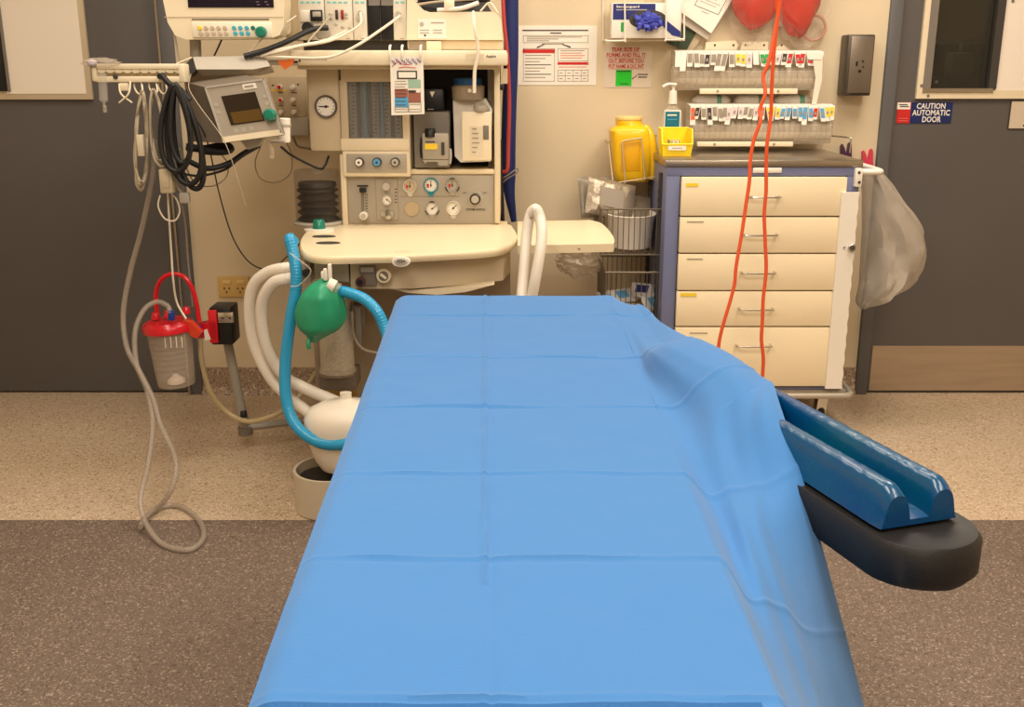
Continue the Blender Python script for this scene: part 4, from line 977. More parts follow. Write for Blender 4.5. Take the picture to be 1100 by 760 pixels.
# laminated card hanging on the shelf
t = thing('laminated_checklist', P(437, 124, SF - .015), 'laminated checklist card with coloured boxes hanging from the machine top shelf', 'card')
CY = SF - .012
b = MB(); b.prism([P(419, 60.5, CY), P(454.5, 60.5, CY), P(456, 122.5, CY), P(420.5, 124, CY)], (0, .002, 0), WHITE2); b.build('sheet', t)
b = MB()
def cb(x0, y0, x1, y1, m): b.fbox(x0, y0, x1, y1, CY - .001, .0008, m)
cb(426.5, 76, 448, 85, INK); b.fbox(428, 77.5, 446.5, 83.5, CY - .002, .0008, WHITE2)
cb(438.5, 85.5, 452, 94.5, SAGEP); cb(424, 95.5, 438, 104.5, BROWNP); cb(438.5, 97, 452, 110, BROWNP); cb(424, 104.5, 438.5, 115, SKYP); b.fbox(447, 97, 451.5, 99.5, CY - .002, .0008, WHITE2); b.fbox(439, 97, 446.5, 99.5, CY - .002, .0008, INK)
for (y, x0, x1) in ((87, 424, 436), (90, 424, 437), (93, 424, 435), (112, 440, 451), (117, 424, 437), (117, 440, 451)): cb(x0, y, x1, y + .6, INK2)
for k in range(5): b.fbox(425, 96.5 + k * 4, 436, 97 + k * 4, CY - .002, .0008, INK)
for (x0, y0, x1, y1) in ((424, 115, 438, 120), (439, 110, 452, 120)):
    cb(x0, y0, x1, y0 + .4, INK); cb(x0, y1, x1, y1 + .4, INK); cb(x0, y0, x0 + .4, y1, INK); cb(x1, y0, x1 + .4, y1, INK)
PUR = mat('purple_pen', (96, 60, 130), .6)
for k in range(16):
    px = 421 + k * 1.9; py = 66 + 2.2 * math.sin(k * 2.1); b.tube([P(px, py - 1.5, CY - .001), P(px + 1.6, py + 1.6, CY - .001), P(px + 2.4, py - 1, CY - .001)], .0009, PUR, sub=3, seg=4)
b.tube([P(421, 72, CY - .001), P(427, 66, CY - .001), P(432, 69, CY - .001), P(440, 69.5, CY - .001)], .001, REDP, sub=3, seg=4); b.tube([P(428, 73, CY - .001), P(436, 72, CY - .001), P(447, 73, CY - .001)], .001, REDP, sub=3, seg=4)
b.build('printing', t)
for px in (419, 432, 452):
    b = MB(); c = P(px, 58, CY); b.tube([c + Vector((0, -.004, -.018)), c + Vector((0, -.01, .0)), c + Vector((0, .0, .022)), c + Vector((0, .018, .026))], .004, WHITE, sub=5); b.build('ring_tie', t)

# white strap and orange tag
b = MB(); sy_ = SF - .01
b.tube([P(508.5, 12, SF + .02), P(509.5, 28, sy_), P(513, 47, sy_), P(513, 62, sy_), P(510, 76, sy_), P(509.5, 100, sy_)], .003, CABW, sub=6, rf=lambda a, u: 1 if u < .3 else 1.3, flat=1.5)
tag(b.build('white_strap'), 'white strap hanging down over the right of the machine top shelf', 'strap')
b = MB(); b.prism([P(299, 65, SF - .02), P(316, 63.5, SF - .02), P(315, 69, SF - .02), P(306, 75, SF - .02), P(299, 68, SF - .02)], (0, .003, 0), TAGOR); tag(b.build('orange_tag'), 'small orange tag at the left end of the machine top shelf', 'tag')

# ---------------------------------------------------------------- module rack on top shelf
RY = 3.56
zsh = zt2
rack = thing('module_rack', (P(370, 40, RY).x, RY + .1, zsh), 'monitor module rack with white modules and black blanks on the machine top shelf', 'module rack')
b = MB(); b.box((P(304, 20, RY).x, RY + .012, P(370, 43, RY).z), (P(438, 20, RY).x, RY + .26, zsh + .28), CREAM, .012); b.box((P(322, 20, RY).x, RY + .04, zsh), (P(437, 20, RY).x, RY + .24, P(370, 42, RY).z), DGREY, .002); b.build('rack_case', rack)
TURQ = mat('turquoise_print', (120, 196, 196), .6)
def module(x0, x1, m, body):
    b = MB(); xa = P(x0, 20, RY).x; xe = P(x1, 20, RY).x; b.box((xa + .0008, RY, P(370, 43, RY).z), (xe - .0008, RY + .03, zsh + .27), m, .002); o = b.build('module', rack)
    o['label'] = body; return o
TOPW = mat('module_white', (226, 218, 200), .35)
for x0, x1, m, l in ((320.5, 348.8, TOPW, 'white module with multi-socket panel'), (349.2, 379, TOPW, 'white module with black and red sockets'), (379.4, 394.3, TOPW, 'narrow white module'), (394.6, 408, BLACK, 'black blank module'), (408.3, 422, BLACK, 'black blank module'), (422.4, 437, TOPW, 'narrow white module at the right end')):
    o = module(x0, x1, m, l)
    if m is BLACK:
        b = MB(); b.fbox(x0 + .5, -40, x1 - .5, 6, RY - .0015, .002, GREY); b.build('label_strip', o)
    else:
        b = MB()
        for k in range(int((x1 - x0) / 6)): b.fbox(x0 + 2 + k * 6, 1.5, x0 + 6 + k * 6, 3.5, RY - .001, .001, TURQ)
        b.fbox(x1 - 7, 41, x1 - 3, 41.8, RY - .001, .001, INK2); b.build('printing', o)
m1 = [o for o in children(rack) if o.name.startswith('module')]
b = MB(); b.fbox(333, 10.5, 346, 22.5, RY - .012, .014, BLACK, .003); b.fbox(335.5, 12.5, 344.5, 18, RY - .014, .004, LGREY, .002); b.build('trace_window', m1[0])
b = MB(); c = P(331.5, 30, RY); b.cyl(c, c + Vector((0, -.022, 0)), .019, BLACK); b.build('black_socket', m1[0])
b = MB(); b.fbox(322, 11, 334, 24, RY - .008, .01, WHITE, .005); b.fbox(322, 23.8, 348, 24.8, RY - .004, .006, LGREY); b.fbox(340, 28, 355, 41, RY - .004, .006, LGREY, .003); b.build('sensor_block', m1[0])
b = MB(); b.fbox(360, 10.5, 363, 21, RY - .006, .008, mat('dark_brown', (60, 34, 26), .4), .002); b.build('dark_socket', m1[1])
b = MB(); b.fbox(366, 10.5, 369, 21, RY - .006, .008, mat('deep_red', (150, 30, 26), .4), .002); b.build('red_socket', m1[1])
b = MB()
for px, py in ((355, 15), (372, 15), (372, 18.5), (361, 26), (368, 29), (376, 30), (356, 20)): b.disc(P(px, py, RY), .005, LGREY, t=.006)
b.build('small_socket', m1[1])
b = MB()
for px, py in ((387, 14), (385, 20)): c = P(px, py, RY); b.cyl(c, c + Vector((0, -.01, 0)), .008, LGREY)
b.build('small_socket', m1[2])
b = MB(); c = P(428, 15, RY); b.cyl(c, c + Vector((0, -.012, 0)), .009, LGREY); b.build('small_socket', m1[5])
# cables from the modules to the arm on the left
def cable(pts, r, m, lab, name='cable', grp=None, **k):
    b = MB(); px_tube(b, pts, r, m, **k); return tag(b.build(name), lab, 'cable', grp)
cable([(352, 30, RY - .02), (335, 32, RY - .05), (310, 44, 3.45), (285, 54, 3.42), (262, 60.5, 3.4)], .0085, BLACKR, 'thick black cable running left from the module rack to the display arm')
cable([(331.5, 32, RY - .03), (315, 41, 3.47), (296, 50, 3.43), (268, 60, 3.41)], .008, BLACKR, 'second black cable below the thick one left of the module rack')
cable([(372, 33, RY - .01), (350, 43, RY - .06), (325, 48, 3.45), (300, 53, 3.43), (275, 59, 3.42)], .0035, CABW, 'white cable from the red-socket module to the display arm')
cable([(387.5, 14, RY - .02), (387, 26, RY - .05), (372, 36, RY - .06), (350, 45, 3.45), (320, 50, 3.44), (280, 60, 3.42)], .0045, CABW, 'white cable looping out of the narrow white module')
cable([(430, 17, RY - .02), (412, 30, RY - .06), (385, 48, 3.43), (360, 60, 3.42), (340, 62.5, 3.42), (315, 62, 3.43), (290, 61, 3.43), (270, 60.5, 3.43)], .0045, CABW, 'long white cable drooping from the right end module across the shelf')
cable([(355, 17, RY - .01), (344, 30, RY - .04), (333, 42, RY - .07), (328, 48, 3.45), (305, 55, 3.43), (278, 60.5, 3.42)], .003, CABG, 'thin grey cable crossing the module rack to the left')
cable([(318, 17, 3.5), (305, 26, 3.46), (290, 34, 3.44), (262, 62, 3.43)], .0022, CABW, 'thin white cable between the patient monitor and the module rack')

# cream equipment case at right on the shelf
t = thing('equipment_case', P(490, 53, 3.58), 'cream rounded equipment case with a warning label on the right of the top shelf', 'equipment')
EY = 3.55
q = [(437, 43), (437, -60), (441, -20), (446, 2), (455, 11), (462, 13), (527, 12.5), (533, 14), (537.5, 20), (540, 43)]
b = MB(); b.prism([P(a, c, EY) for a, c in q], (0, .28, 0), CREAM2)
b.fbox(437.5, 43, 540, 53.8, EY + .015, .25, CREAM, .006); b.fbox(458, 44, 474, 54, EY + .002, .03, CREAM2, .002); b.fbox(439, 44, 458, 53.5, EY + .01, .01, TAUPE); b.build('case', t)
b = MB(); b.fbox(449, 20.5, 479.5, 41.5, EY - .0012, .001, WHITE2); b.fbox(463, 24, 477, 24.8, EY - .002, .001, INK2)
c = P(453, 26, EY - .0012); b.disc(c, .007, LGREY, t=.001); b.fbox(455.5, 37, 457.5, 39, EY - .002, .001, INK)
for k in range(4): b.fbox(451 + 14 * (k % 2), 32 + 3 * (k // 2) , 461 + 14 * (k % 2), 32.6 + 3 * (k // 2), EY - .002, .001, INK2)
b.build('label', t)
t = thing('instrument_tray', P(490, 12, EY + .1), 'dark tray of leads and folded papers lying on the cream equipment case', 'tray')
b = MB(); b.prism([P(447, 2, EY + .05), P(456, 11.5, EY + .02), P(528, 12.2, EY + .02), P(522, 3, EY + .05)], (0, .18, 0), BLACK); b.fbox(440, -12, 526, 1, EY + .12, .12, DGREY, .004); b.build('tray_base', t)
b = MB(); b.tube([P(448, 5, EY + .03), P(470, 2, EY + .02), P(510, -1, EY + .02)], .004, CABG, sub=4); b.tube([P(470, 11, EY + .01), P(495, 9, EY - .0), P(514, 3, EY + .01)], .007, WHITE, sub=4, flat=1.2); b.tube([P(516, 12, EY + .01), P(526, 3, EY + .01), P(535, 14, EY + .0)], .003, CABW, sub=5); b.fbox(477, 0, 488, 12, EY - .004, .012, CREAM2, .003); b.build('lead', t)

# ---------------------------------------------------------------- patient monitor
MYp = 3.42
t = thing('patient_monitor', P(240, 43, MYp), 'cream patient monitor with dark screen and green knob above the cable rail', 'monitor')
b = MB(); q = [(176, -120), (174, -40), (175, 0), (180, 24), (188, 38), (200, 42.5), (290, 41.5), (300, 38), (305, 28), (306, -40), (304, -120)]
pts = [P(a, c, MYp) for a, c in q]; b.prism(pts, (0, .10, 0), CREAM2); b.box((pts[1].x + .02, MYp + .1, pts[4].z), (pts[9].x - .02, MYp + .16, pts[0].z), CREAM, .02); b.build('case', t)
b = MB(); b.fbox(198, -95, 291, 8, MYp - .003, .004, SCREEN); b.build('screen', t)
b = MB()
for px, py in ((275, 1.5), (284, 1.5), (286, 4.5), (276, 4.5)): b.fbox(px, py, px + 3, py + 1, MYp - .005, .002, mat('dim_screen_print', (120, 96, 120), .4))
b.fbox(176.5, 18, 304, 18.7, MYp - .0015, .001, BEIGE); b.fbox(206, 20, 289, 21.5, MYp - .002, .002, GREY); b.build('bezel_line', t)
b = MB(); b.fbox(206, 23.5, 292, 40.5, MYp - .008, .01, mat('control_strip', (232, 222, 200), .4), .004); ctl = b.build('control_strip', t)
for r_ in range(2):
    for k in range(9):
        px = 214.5 + k * 6.8 + (1.5 if r_ else 0); py = 30 + r_ * 6
        if r_ and k == 8: continue
        if k >= 5: px += 3
        m = YELL if (r_ == 0 and k == 0) else (mat('grey_button', (190, 172, 150), .5) if k < 5 else mat('cyan_button', (70, 170, 190), .5))
        if r_ == 0 and k == 8: m = GREEN_T
        b = MB(); b.disc(P(px, py, MYp - .008), .0068, m, t=.004, seg=16); o = b.build('button', ctl)
b = MB(); c = P(281, 34.5, MYp - .008); b.lathe([(.0175, 0), (.017, .018), (.013, .024), (.001, .025)], c, GREEN_T, (0, -1, 0), 26); o = b.build('rotary_knob', ctl); o['label'] = 'green rotary knob'
b = MB(); p0 = P(210, 60, MYp + .08); p1 = P(210, 42, MYp + .08); b.cyl((p0.x, p0.y, p0.z - .03), (p1.x, p1.y, p1.z + .02), .018, SILVER); b.build('support_post', t)

# ---------------------------------------------------------------- display arm / tray and tilted display
t = thing('display_arm', P(240, 85, 3.4), 'silver flat support arm above the tilted display, left of the machine', 'arm')
b = MB()
b.prism([P(207, 61, 3.42), P(262, 60, 3.42), P(286, 62.5, 3.44), P(290, 71, 3.4), P(272, 74.5, 3.36), P(211, 74.5, 3.34)], (0, .06, -.02), LGREY)
b.prism([P(211, 74.5, 3.34), P(288, 73, 3.38), P(275, 79, 3.4), P(250, 86, 3.42), P(205, 88, 3.42), P(200, 80, 3.4)], (0, .08, 0), TAUPE); b.build('arm_cover', t)
b = MB(); b.prism([P(197, 70, 3.36), P(207, 62, 3.42), P(211, 74.5, 3.34), P(203, 83, 3.34)], (0, .05, 0), BLACK); b.tube([P(190, 68.5, 3.4), P(206, 62, 3.41)], .003, CREAM2, sub=1); b.build('open_end', t)
b = MB(); b.box((P(290, 66, 3.44).x - .02, 3.46, P(290, 70, 3.44).z), (P(320, 66, 3.44).x, 3.56, P(290, 64, 3.44).z), LGREY, .004); b.build('arm_link', t)

dY = 3.2
TL, TR, BR, BL = (P(219.5, 93.5, dY + .01), P(283.5, 84.5, dY), P(304, 143.5, dY - .02), P(240, 153.5, dY - .015))
t = thing('ventilator_display', (BL + BR) / 2, 'small tilted grey display with amber screen and green knob on an arm', 'display')
U = TR - TL; V = BL - TL; Nn = U.cross(V).normalized();
if Nn.y < 0: Nn = -Nn
def dq(a0, c0, a1, c1, off, th, m, mb):
    q = [TL + U * a + V * c for a, c in ((a0, c0), (a1, c0), (a1, c1), (a0, c1))]
    mb.prism([p - Nn * off for p in q], Nn * th, m)
b = MB(); dq(0, 0, 1, 1, 0, .02, SILVER, b); dq(0, .9, 1, 1, .003, .01, CREAM2, b); dq(0, 0, .03, .97, .003, .01, LGREY, b); dq(0, 0, 1, .03, .003, .01, LGREY, b); dq(.97, 0, 1, .97, .003, .01, LGREY, b); b.build('bezel', t)
b = MB(); back = [P(198, 88, 3.38), P(262, 80, 3.38), P(285, 140, 3.36), P(205, 152, 3.34)]
front = [p + Nn * .02 for p in (TL, TR, BR, BL)]
vs = front + back; b.raw(vs, [[0, 1, 2, 3], [4, 7, 6, 5], [0, 4, 5, 1], [1, 5, 6, 2], [2, 6, 7, 3], [3, 7, 4, 0]], TAUPE_D); b.build('rear_case', t)
b = MB(); dq(.22, .2, .79, .72, .002, .004, SCREENB, b); dq(.28, .5, .77, .7, .0035, .002, AMBER, b); b.build('screen', t)
b = MB(); dq(.62, .05, .84, .145, .002, .003, WHITE, b); dq(.65, .08, .8, .11, .0035, .001, INK2, b); b.build('badge', t)
for a_, c_, a2, c2 in [(.89, .27, .95, .33), (.89, .40, .95, .46), (.06, .30, .12, .36), (.06, .43, .12, .49)] + [(a_, .78, a_ + .07, .86) for a_ in (.24, .37, .5)]:
    b = MB(); dq(a_, c_, a2, c2, .001, .002, LGREY, b); b.build('button', t)
b = MB(); c = P(291, 124, dY - .02); b.lathe([(.019, 0), (.0185, .018), (.014, .024), (.001, .025)], c, GREEN_T, -Nn, 26); o = b.build('rotary_knob', t); o['label'] = 'green rotary knob'
b = MB(); b.prism([P(258, 151, 3.24), P(284, 147, 3.24), P(276, 158, 3.24), P(266, 161, 3.24)], (0, .05, 0), LGREY); b.tube([P(287, 152, 3.26), P(292, 162, 3.25), P(292, 170, 3.25)], .007, CLEAR2, sub=4); b.build('under_bracket', t)
b = MB(); b.cyl(P(306, 153, 3.4), P(306, 127, 3.4), .018, WHITE); b.cyl(P(306, 136, 3.4), P(306, 133, 3.4), .02, LGREY); b.box(P(290, 154, 3.36), P(310, 149, 3.44), SILVER, .004); b.build('arm_joint', t)

# ---------------------------------------------------------------- cable rail with hooks
RLY = 3.24
t = thing('cable_rail', P(150, 88, RLY), 'cream scalloped cable rail with wire hooks sticking out over the left door', 'rail')
b = MB(); n = 10
b.fbox(103, 68.5, 197, 74.5, RLY, .05, CREAM2, .003); b.fbox(103, 82, 197.5, 88.5, RLY, .05, CREAM2, .003); b.fbox(104, 72, 196, 85, RLY + .025, .02, CREAM); b.fbox(192, 69, 198, 88.5, RLY - .002, .054, CREAM2, .003); b.fbox(98, 72, 104, 88, RLY, .05, CREAM2, .006)
for k in range(n):
    c = P(109 + k * 9.2, 76, RLY + .004); b.lathe([(.013, 0), (.013, .03)], c, CREAM2, (0, 1, 0), 16, 1, .55)
b.build('rail_body', t)
b = MB(); c = P(124, 82.5, RLY - .001); b.lathe([(.008, 0), (.006, .004)], c, DGREY, (0, -1, 0), 14); c = P(174, 82, RLY - .001); b.lathe([(.010, 0), (.009, .02)], c, BLACK, (0, -1, 0), 14); b.build('screw', t)
for px in (144, 160, 170, 178):
    b = MB(); b.tube([P(px, 88, RLY + .02), P(px + .5, 94, RLY + .01), P(px + 3, 99, RLY), P(px + 6, 101, RLY - .01), P(px + 9, 98, RLY - .01), P(px + 8.5, 92, RLY), P(px + 7.5, 88, RLY + .02)], .0028, CREAM2, sub=5, seg=8); b.build('wire_hook', t)
b = MB(); b.tube([P(128, 90, RLY), P(130, 101, RLY - .01), P(142, 110.5, RLY - .01)], .0028, CREAM2, sub=4); b.tube([P(140, 88, RLY), P(138, 101, RLY - .015), P(128, 110.5, RLY - .01)], .0028, CREAM2, sub=4); b.fbox(128, 89, 138, 98, RLY, .02, CREAM2, .004); b.build('crossed_hook', t)
t = thing('drip_chamber', P(112, 120, RLY), 'small clear plastic drip chamber hanging at the left end of the cable rail', 'drip chamber')
b = MB(); a = P(112, 115, RLY); e = P(110, 83, RLY); b.lathe([(.003, 0), (.004, .012), (.013, .02), (.013, .10), (.008, (e - a).length)], a, CLEAR, e - a, 20); b.build('chamber', t)
b = MB(); b.cyl(P(113, 121, RLY), P(112.5, 113, RLY), .006, CLEAR2); b.build('tip', t)
b = MB(); lump(b, P(108, 67, RLY), .055, .02, .013, CLEAR2, 2, .4); lump(b, P(99, 68, RLY), .014, .014, .010, mat('lavender_film', (206, 196, 210), .4), 4, .2); tag(b.build('plastic_wrapper'), 'crumpled clear wrapper lying on the left end of the cable rail', 'wrapper')

# coiled cable bundles
def coil(cx, y0, y1, wpx, Y, turns, r, m, seed, lean=0.0):
    b = MB(); rnd = random.Random(seed); pts = []
    N = turns * 14
    for i in range(N + 1):
        a = 2 * PI * i / 14; j = i // 14
        rr = 1 - .10 * rnd.random() - .05 * (j % 3)
        ymid = (y0 + y1) / 2; h = (y1 - y0) / 2 * rr
        top_pinch = .35 + .65 * (1 - (math.cos(a) * .5 + .5)) ** .6
        px = cx + lean * (-math.cos(a)) + math.sin(a) * wpx / 2 * rr * top_pinch + rnd.uniform(-1, 1)
        py = ymid - math.cos(a) * h + (y0 - (ymid - h)) * (math.cos(a) * .5 + .5)
        pts.append(P(px, py, Y + rnd.uniform(-.025, .012)))
    b.tube(pts, r, m, sub=3, seg=8); return b
b = coil(152, 98, 205, 17, RLY - .015, 6, .0042, CABG, 3, lean=-1)
tag(b.build('cable_bundle'), 'left coiled bundle of thin grey cables hanging from the cable rail', 'cable', 'cable bundles on the rail')
b = coil(169, 96, 180, 22, RLY - .012, 5, .0040, CABG, 5, lean=4)
tag(b.build('cable_bundle'), 'middle coiled bundle of thin grey cables between the left coil and the black one', 'cable', 'cable bundles on the rail')
b = MB()
for (c0, y1, w_, ln) in ((188, 184, 40, 2), (200, 203, 34, 12), (193, 175, 26, 4), (196, 198, 44, 8)):
    bb = []; N = 16
    for i in range(N):
        a = 2 * PI * i / N; ym = (92 + y1) / 2; h = (y1 - 92) / 2
        pinch = .3 + .7 * (1 - (math.cos(a) * .5 + .5)) ** .6
        bb.append(P(c0 - ln * .9 * math.cos(a) + math.sin(a) * w_ / 2 * pinch, ym - math.cos(a) * h, RLY - .03 - .012 * (c0 % 5)))
    b.tube(bb, .0085, BLACKR, closed=True, sub=5, seg=10)
b.tube([P(173, 80, RLY - .03), P(182, 90, RLY - .04), P(193, 96, RLY - .03), P(204, 108, RLY - .03)], .009, BLACKR, sub=5)
tag(b.build('cable_bundle'), 'thick black coiled cable bundle hanging from the right of the cable rail', 'cable')
b = MB(); b.fbox(147, 145, 154, 168, RLY - .05, .02, mat('cream_tag', (210, 198, 170), .5), .002); tag(b.build('cable_connector'), 'flat cream connector clipped on the left grey cable bundle', 'connector')
t = thing('sensor_box', P(179, 208, RLY - .03), 'small beige sensor box dangling beneath the grey cable bundles', 'connector')
b = MB(); b.fbox(171, 182, 185, 208, RLY - .04, .03, mat('sensor_beige', (190, 176, 146), .5), .004); b.fbox(173.5, 188, 181.5, 202, RLY - .042, .004, BEIGE, .001); b.build('box', t)
b = MB(); b.tube([P(172, 210, RLY), P(170, 222, RLY), P(177, 235, RLY), P(188, 237, RLY), (P(193, 227, RLY)), P(190, 215, RLY), P(184, 208, RLY)], .0026, CABW, sub=6, seg=8); b.fbox(192, 207, 203, 219, RLY - .02, .02, LGREY, .006); b.tube([P(185, 185, RLY), P(190, 200, RLY), P(196, 208, RLY)], .004, CABG, sub=4); b.build('lead', t)
# thin loose cables
C_ = lambda pts, r, m, lab, **k: cable(pts, r, m, lab, **k)
C_([(201, 96, 3.3), (205, 120, 3.25), (222, 150, 3.3), (236, 210, 3.8), (250, 255, 4.0), (268, 282, 4.05), (290, 290, 4.08), (306, 278, 3.9), (322, 262, 3.5)], .0026, DGREY, 'thin dark cable sagging across the wall above the power outlet')
C_([(205, 80, 3.33), (203, 95, 3.22), (215, 115, 3.16), (240, 150, 3.13), (253, 185, 3.13), (264, 222, 3.15)], .0013, CABG, 'thin white wire hanging in front of the tilted display')
C_([(281, 155, 3.9), (274, 175, 4.05), (280, 192, 4.08), (297, 196, 4.1), (312, 186, 4.1), (313, 166, 4.08), (307, 152, 4.0)], .0026, CABG, 'thin looped grey wire hanging below the tilted display')
C_([(302, 158, 3.5), (315, 168, 3.55), (342, 181, 3.56), (349, 178, 3.56), (353, 168, 3.6)], .004, BLACKR, 'black cable between the tilted display and the machine')
C_([(315, 147, 4.05), (320, 157, 4.0), (333, 160, 3.8)], .0045, mat('brown_cable', (90, 74, 58), .5), 'short brown cable below the wall gas panel')
C_([(200, 158, 3.3), (220, 160, 3.32), (240, 156, 3.3), (248, 160, 3.3), (238, 163, 3.28), (215, 162, 3.3)], .012, BLACKR, 'clump of black cable under the tilted display')
C_([(200, 172, 3.3), (222, 181, 3.3), (245, 176, 3.32), (262, 165, 3.34), (278, 156, 3.36)], .009, BLACKR, 'thick black cable curving under the tilted display')
C_([(192, 186, 3.28), (215, 189, 3.3), (240, 183, 3.33), (252, 175, 3.35)], .004, BLACKR, 'thin black cable under the thick curved one')
C_([(193, 160, 3.35), (208, 195, 3.6), (228, 200, 3.8), (243, 190, 3.9), (244, 175, 3.8), (232, 160, 3.5)], .0026, CABG, 'grey wire loop below the black cable bundle')
C_([(238, 43, 3.5), (234, 52, 3.55), (230, 60, 3.55)], .003, DGREY, 'short dark cable under the patient monitor')
C_([(186, 28, 3.5), (189, 45, 3.48), (193, 68, 3.45)], .0028, CABG, 'grey cable down the left side of the patient monitor')
# tall thin pole behind the tubes
b = MB(); b.cyl(P(184, 310, 3.6), P(178, 200, 3.6), .0025, CABW); bt_ = [P(180, 205, 3.26), P(182, 240, 3.28), P(184, 270, 3.3), (P(186, 300, 3.3)), P(190, 325, 3.32), P(200, 343, 3.3)]
b = MB(); b.tube(bt_, .0035, CABW, sub=5); tag(b.build('suction_line'), 'thin white line running down from the sensor box to the red canister', 'tube')
b = MB(); b.tube([P(194, 215, 3.4), P(199, 240, 3.42), P(202, 280, 3.44), P(207, 330, 3.46)], .003, TUBEC, sub=4); tag(b.build('suction_line'), 'thin clear line beside the white one behind the red canister handle', 'tube')

# ---------------------------------------------------------------- suction canister, bracket and stand
KY = 3.36
t = thing('suction_canister', P(188, 415, KY), 'clear suction canister with bright red lid and arched red handle', 'canister')
cb_ = P(190, 413, KY); ctp = P(181, 352, KY); R1 = .063; ax = (ctp - cb_); Lc = ax.length
b = MB(); prof = [(R1 * .93, 0), (R1 * .98, .005)]
for k in range(9): z = .03 + k * (Lc - .05) / 8; prof += [(R1 * (1 + .018 * k), z - .004), (R1 * (1 + .018 * k) + .0015, z), (R1 * (1.01 + .018 * k), z + .003)]
prof += [(R1 * 1.2, Lc)]
CAN = mat('clear_canister', (214, 198, 176), .15, alpha=.32, coat=.3)
b.lathe(prof, cb_, CAN, ax, 40, 1, 1); b.build('canister_body', t)
b = MB(); b.lathe([(R1 * 1.26, -.012), (R1 * 1.34, -.008), (R1 * 1.34, .010), (R1 * 1.25, .018), (R1 * 1.2, .016), (R1 * 1.1, .024), (.001, .026)], ctp, RED, ax, 40); 
for q_ in ((200, 333), (180, 337), (167, 339)): c = P(q_[0], q_[1] + 4, KY); b.cyl(c, P(q_[0], q_[1] - 3, KY), .014, RED, .011)
b.build('lid', t)
b = MB(); hl = [(169, 340), (167.5, 322), (169, 308), (176, 298), (187, 294.5), (198, 298), (206, 309), (211, 326), (214, 345)]
b.tube([P(a, c, KY + .01) for a, c in hl], .0075, RED, sub=5, flat=1.3); b.build('handle', t)
b = MB(); b.fbox(180, 334, 186.5, 345, KY - .075, .015, mat('blue_clip', (28, 60, 140), .4), .003); b.build('hose_elbow', t)
b = MB(); c = P(190, 405, KY); b.lathe([(.03, 0), (.028, .012), (.006, .03), (.001, .031)], cb_ + Vector((0, 0, .006)), mat('pale_float', (230, 214, 196), .4), ax, 20)
for px in (177, 183, 189, 195): b.fbox(px, 362, px + .9, 374, KY - .072, .002, mat('frost_print', (236, 224, 206), .5))
b.build('float_valve', t)
t = thing('canister_stand', P(262, 458, 3.5), 'grey metal stand with black and red clamp holding the suction canister', 'stand')
b = MB(); pt = P(245, 370, 3.5); pb = P(263, 455, 3.52); pb.z = .075
b.cyl(pb, pt, .0165, mat('grey_pole', (158, 152, 140), .4)); b.build('pole', t)
b = MB(); b.fbox(225.5, 331, 249, 371, 3.40, .10, BLACK, .006); b.fbox(234, 336, 250.5, 347, 3.392, .01, CHROME, .001)
for q_ in (239, 247): b.disc(P(q_, 342, 3.392), .004, DGREY)
b.build('clamp_block', t)
b = MB(); b.fbox(224, 334, 233, 369, 3.385, .016, RED, .003); b.prism([P(206, 350, 3.385), P(232, 346, 3.385), P(232, 366, 3.385), P(206, 362, 3.385)], (0, .05, 0), RED); b.prism([P(196, 345, 3.33), P(205, 347, 3.33), P(216, 358, 3.33), P(212, 364, 3.33), P(206, 362, 3.33), P(198, 352, 3.33)], (0, .03, 0), mat('orange_red', (206, 60, 34), .4)); b.prism([P(219, 355, 3.38), P(222, 354, 3.38), P(226, 365, 3.38), P(220, 366, 3.38)], (0, .01, 0), WHITE); b.fbox(211, 351, 215, 361, 3.36, .02, MATS['blue_clip'], .002); b.build('red_bracket', t)
b = MB(); bar0 = pb; bar1 = Vector((P(368, 441, 3.6).x, 3.62, .085)); b.tube([bar0 + Vector((-.005, 0, 0)), bar1], .014, mat('grey_bar', (146, 140, 130), .4), sub=1, seg=8); b.lathe([(.026, 0), (.026, .03)], pb - Vector((0, 0, .025)), GREY, seg=20); b.build('base_bar', t)
b = MB(); c = P(262, 448, 3.5); b.cyl(c, c + Vector((0, 0, .022)), .013, BLACK, .011); b.cyl(c - Vector((0, 0, .02)), c, .016, GREY); b.build('lock_knob', t)

# clear tubes
def mixp(lst): return [P(*p) if len(p) == 3 else PZ(p[0], p[1], p[3]) for p in lst]
b = MB(); b.tube(mixp([(166, 150, 3.25), (165, 180, 3.25), (161, 205, 3.26), (157, 225, 3.27), (150, 255, 3.28), (140, 292, 3.28), (132.5, 335, 3.26), (136, 372, 3.22), (149, 398, 3.16), (164, 428, 3.1), (173, 458, 3.05), (187, 488, 3.0), (189, 510, 2.96), (181, 532, 2.93), (168, 548, None, .012), (157, 556, None, .009), (150, 568, None, .009)]), .0088, TUBEC, sub=7)
tag(b.build('suction_tube'), 'outer clear suction tube hanging from the cable rail down to the brown floor', 'tube')
b = MB(); b.tube(mixp([(183, 337, KY - .07), (180, 329, KY - .06), (168, 324.5, KY - .07), (154, 334, KY - .1), (145, 358, KY - .14), (147, 392, 3.18), (158, 420, 3.12), (164, 455, 3.05), (159, 500, 2.96), (151, 536, 2.88), (157, 563, None, .03), (175, 585, None, .010), (203, 591, None, .009), (218.5, 578, None, .009), (214, 560, None, .009), (194, 544.5, None, .009), (172, 545, None, .012), (156, 556, None, .027), (151, 566, None, .027)]), .0085, TUBEC, sub=7)
tag(b.build('suction_tube'), 'inner clear suction tube from the red lid ending in a coil on the brown floor', 'tube')
b = MB(); b.tube(mixp([(215, 365, 3.38), (217, 390, 3.4), (226, 420, 3.42), (243, 442, 3.44), (265, 453, 3.42), (290, 448, 3.4), (312, 436, 3.45), (330, 415, 3.5), (341, 398, 3.55)]), .0088, TUBEY, sub=7)
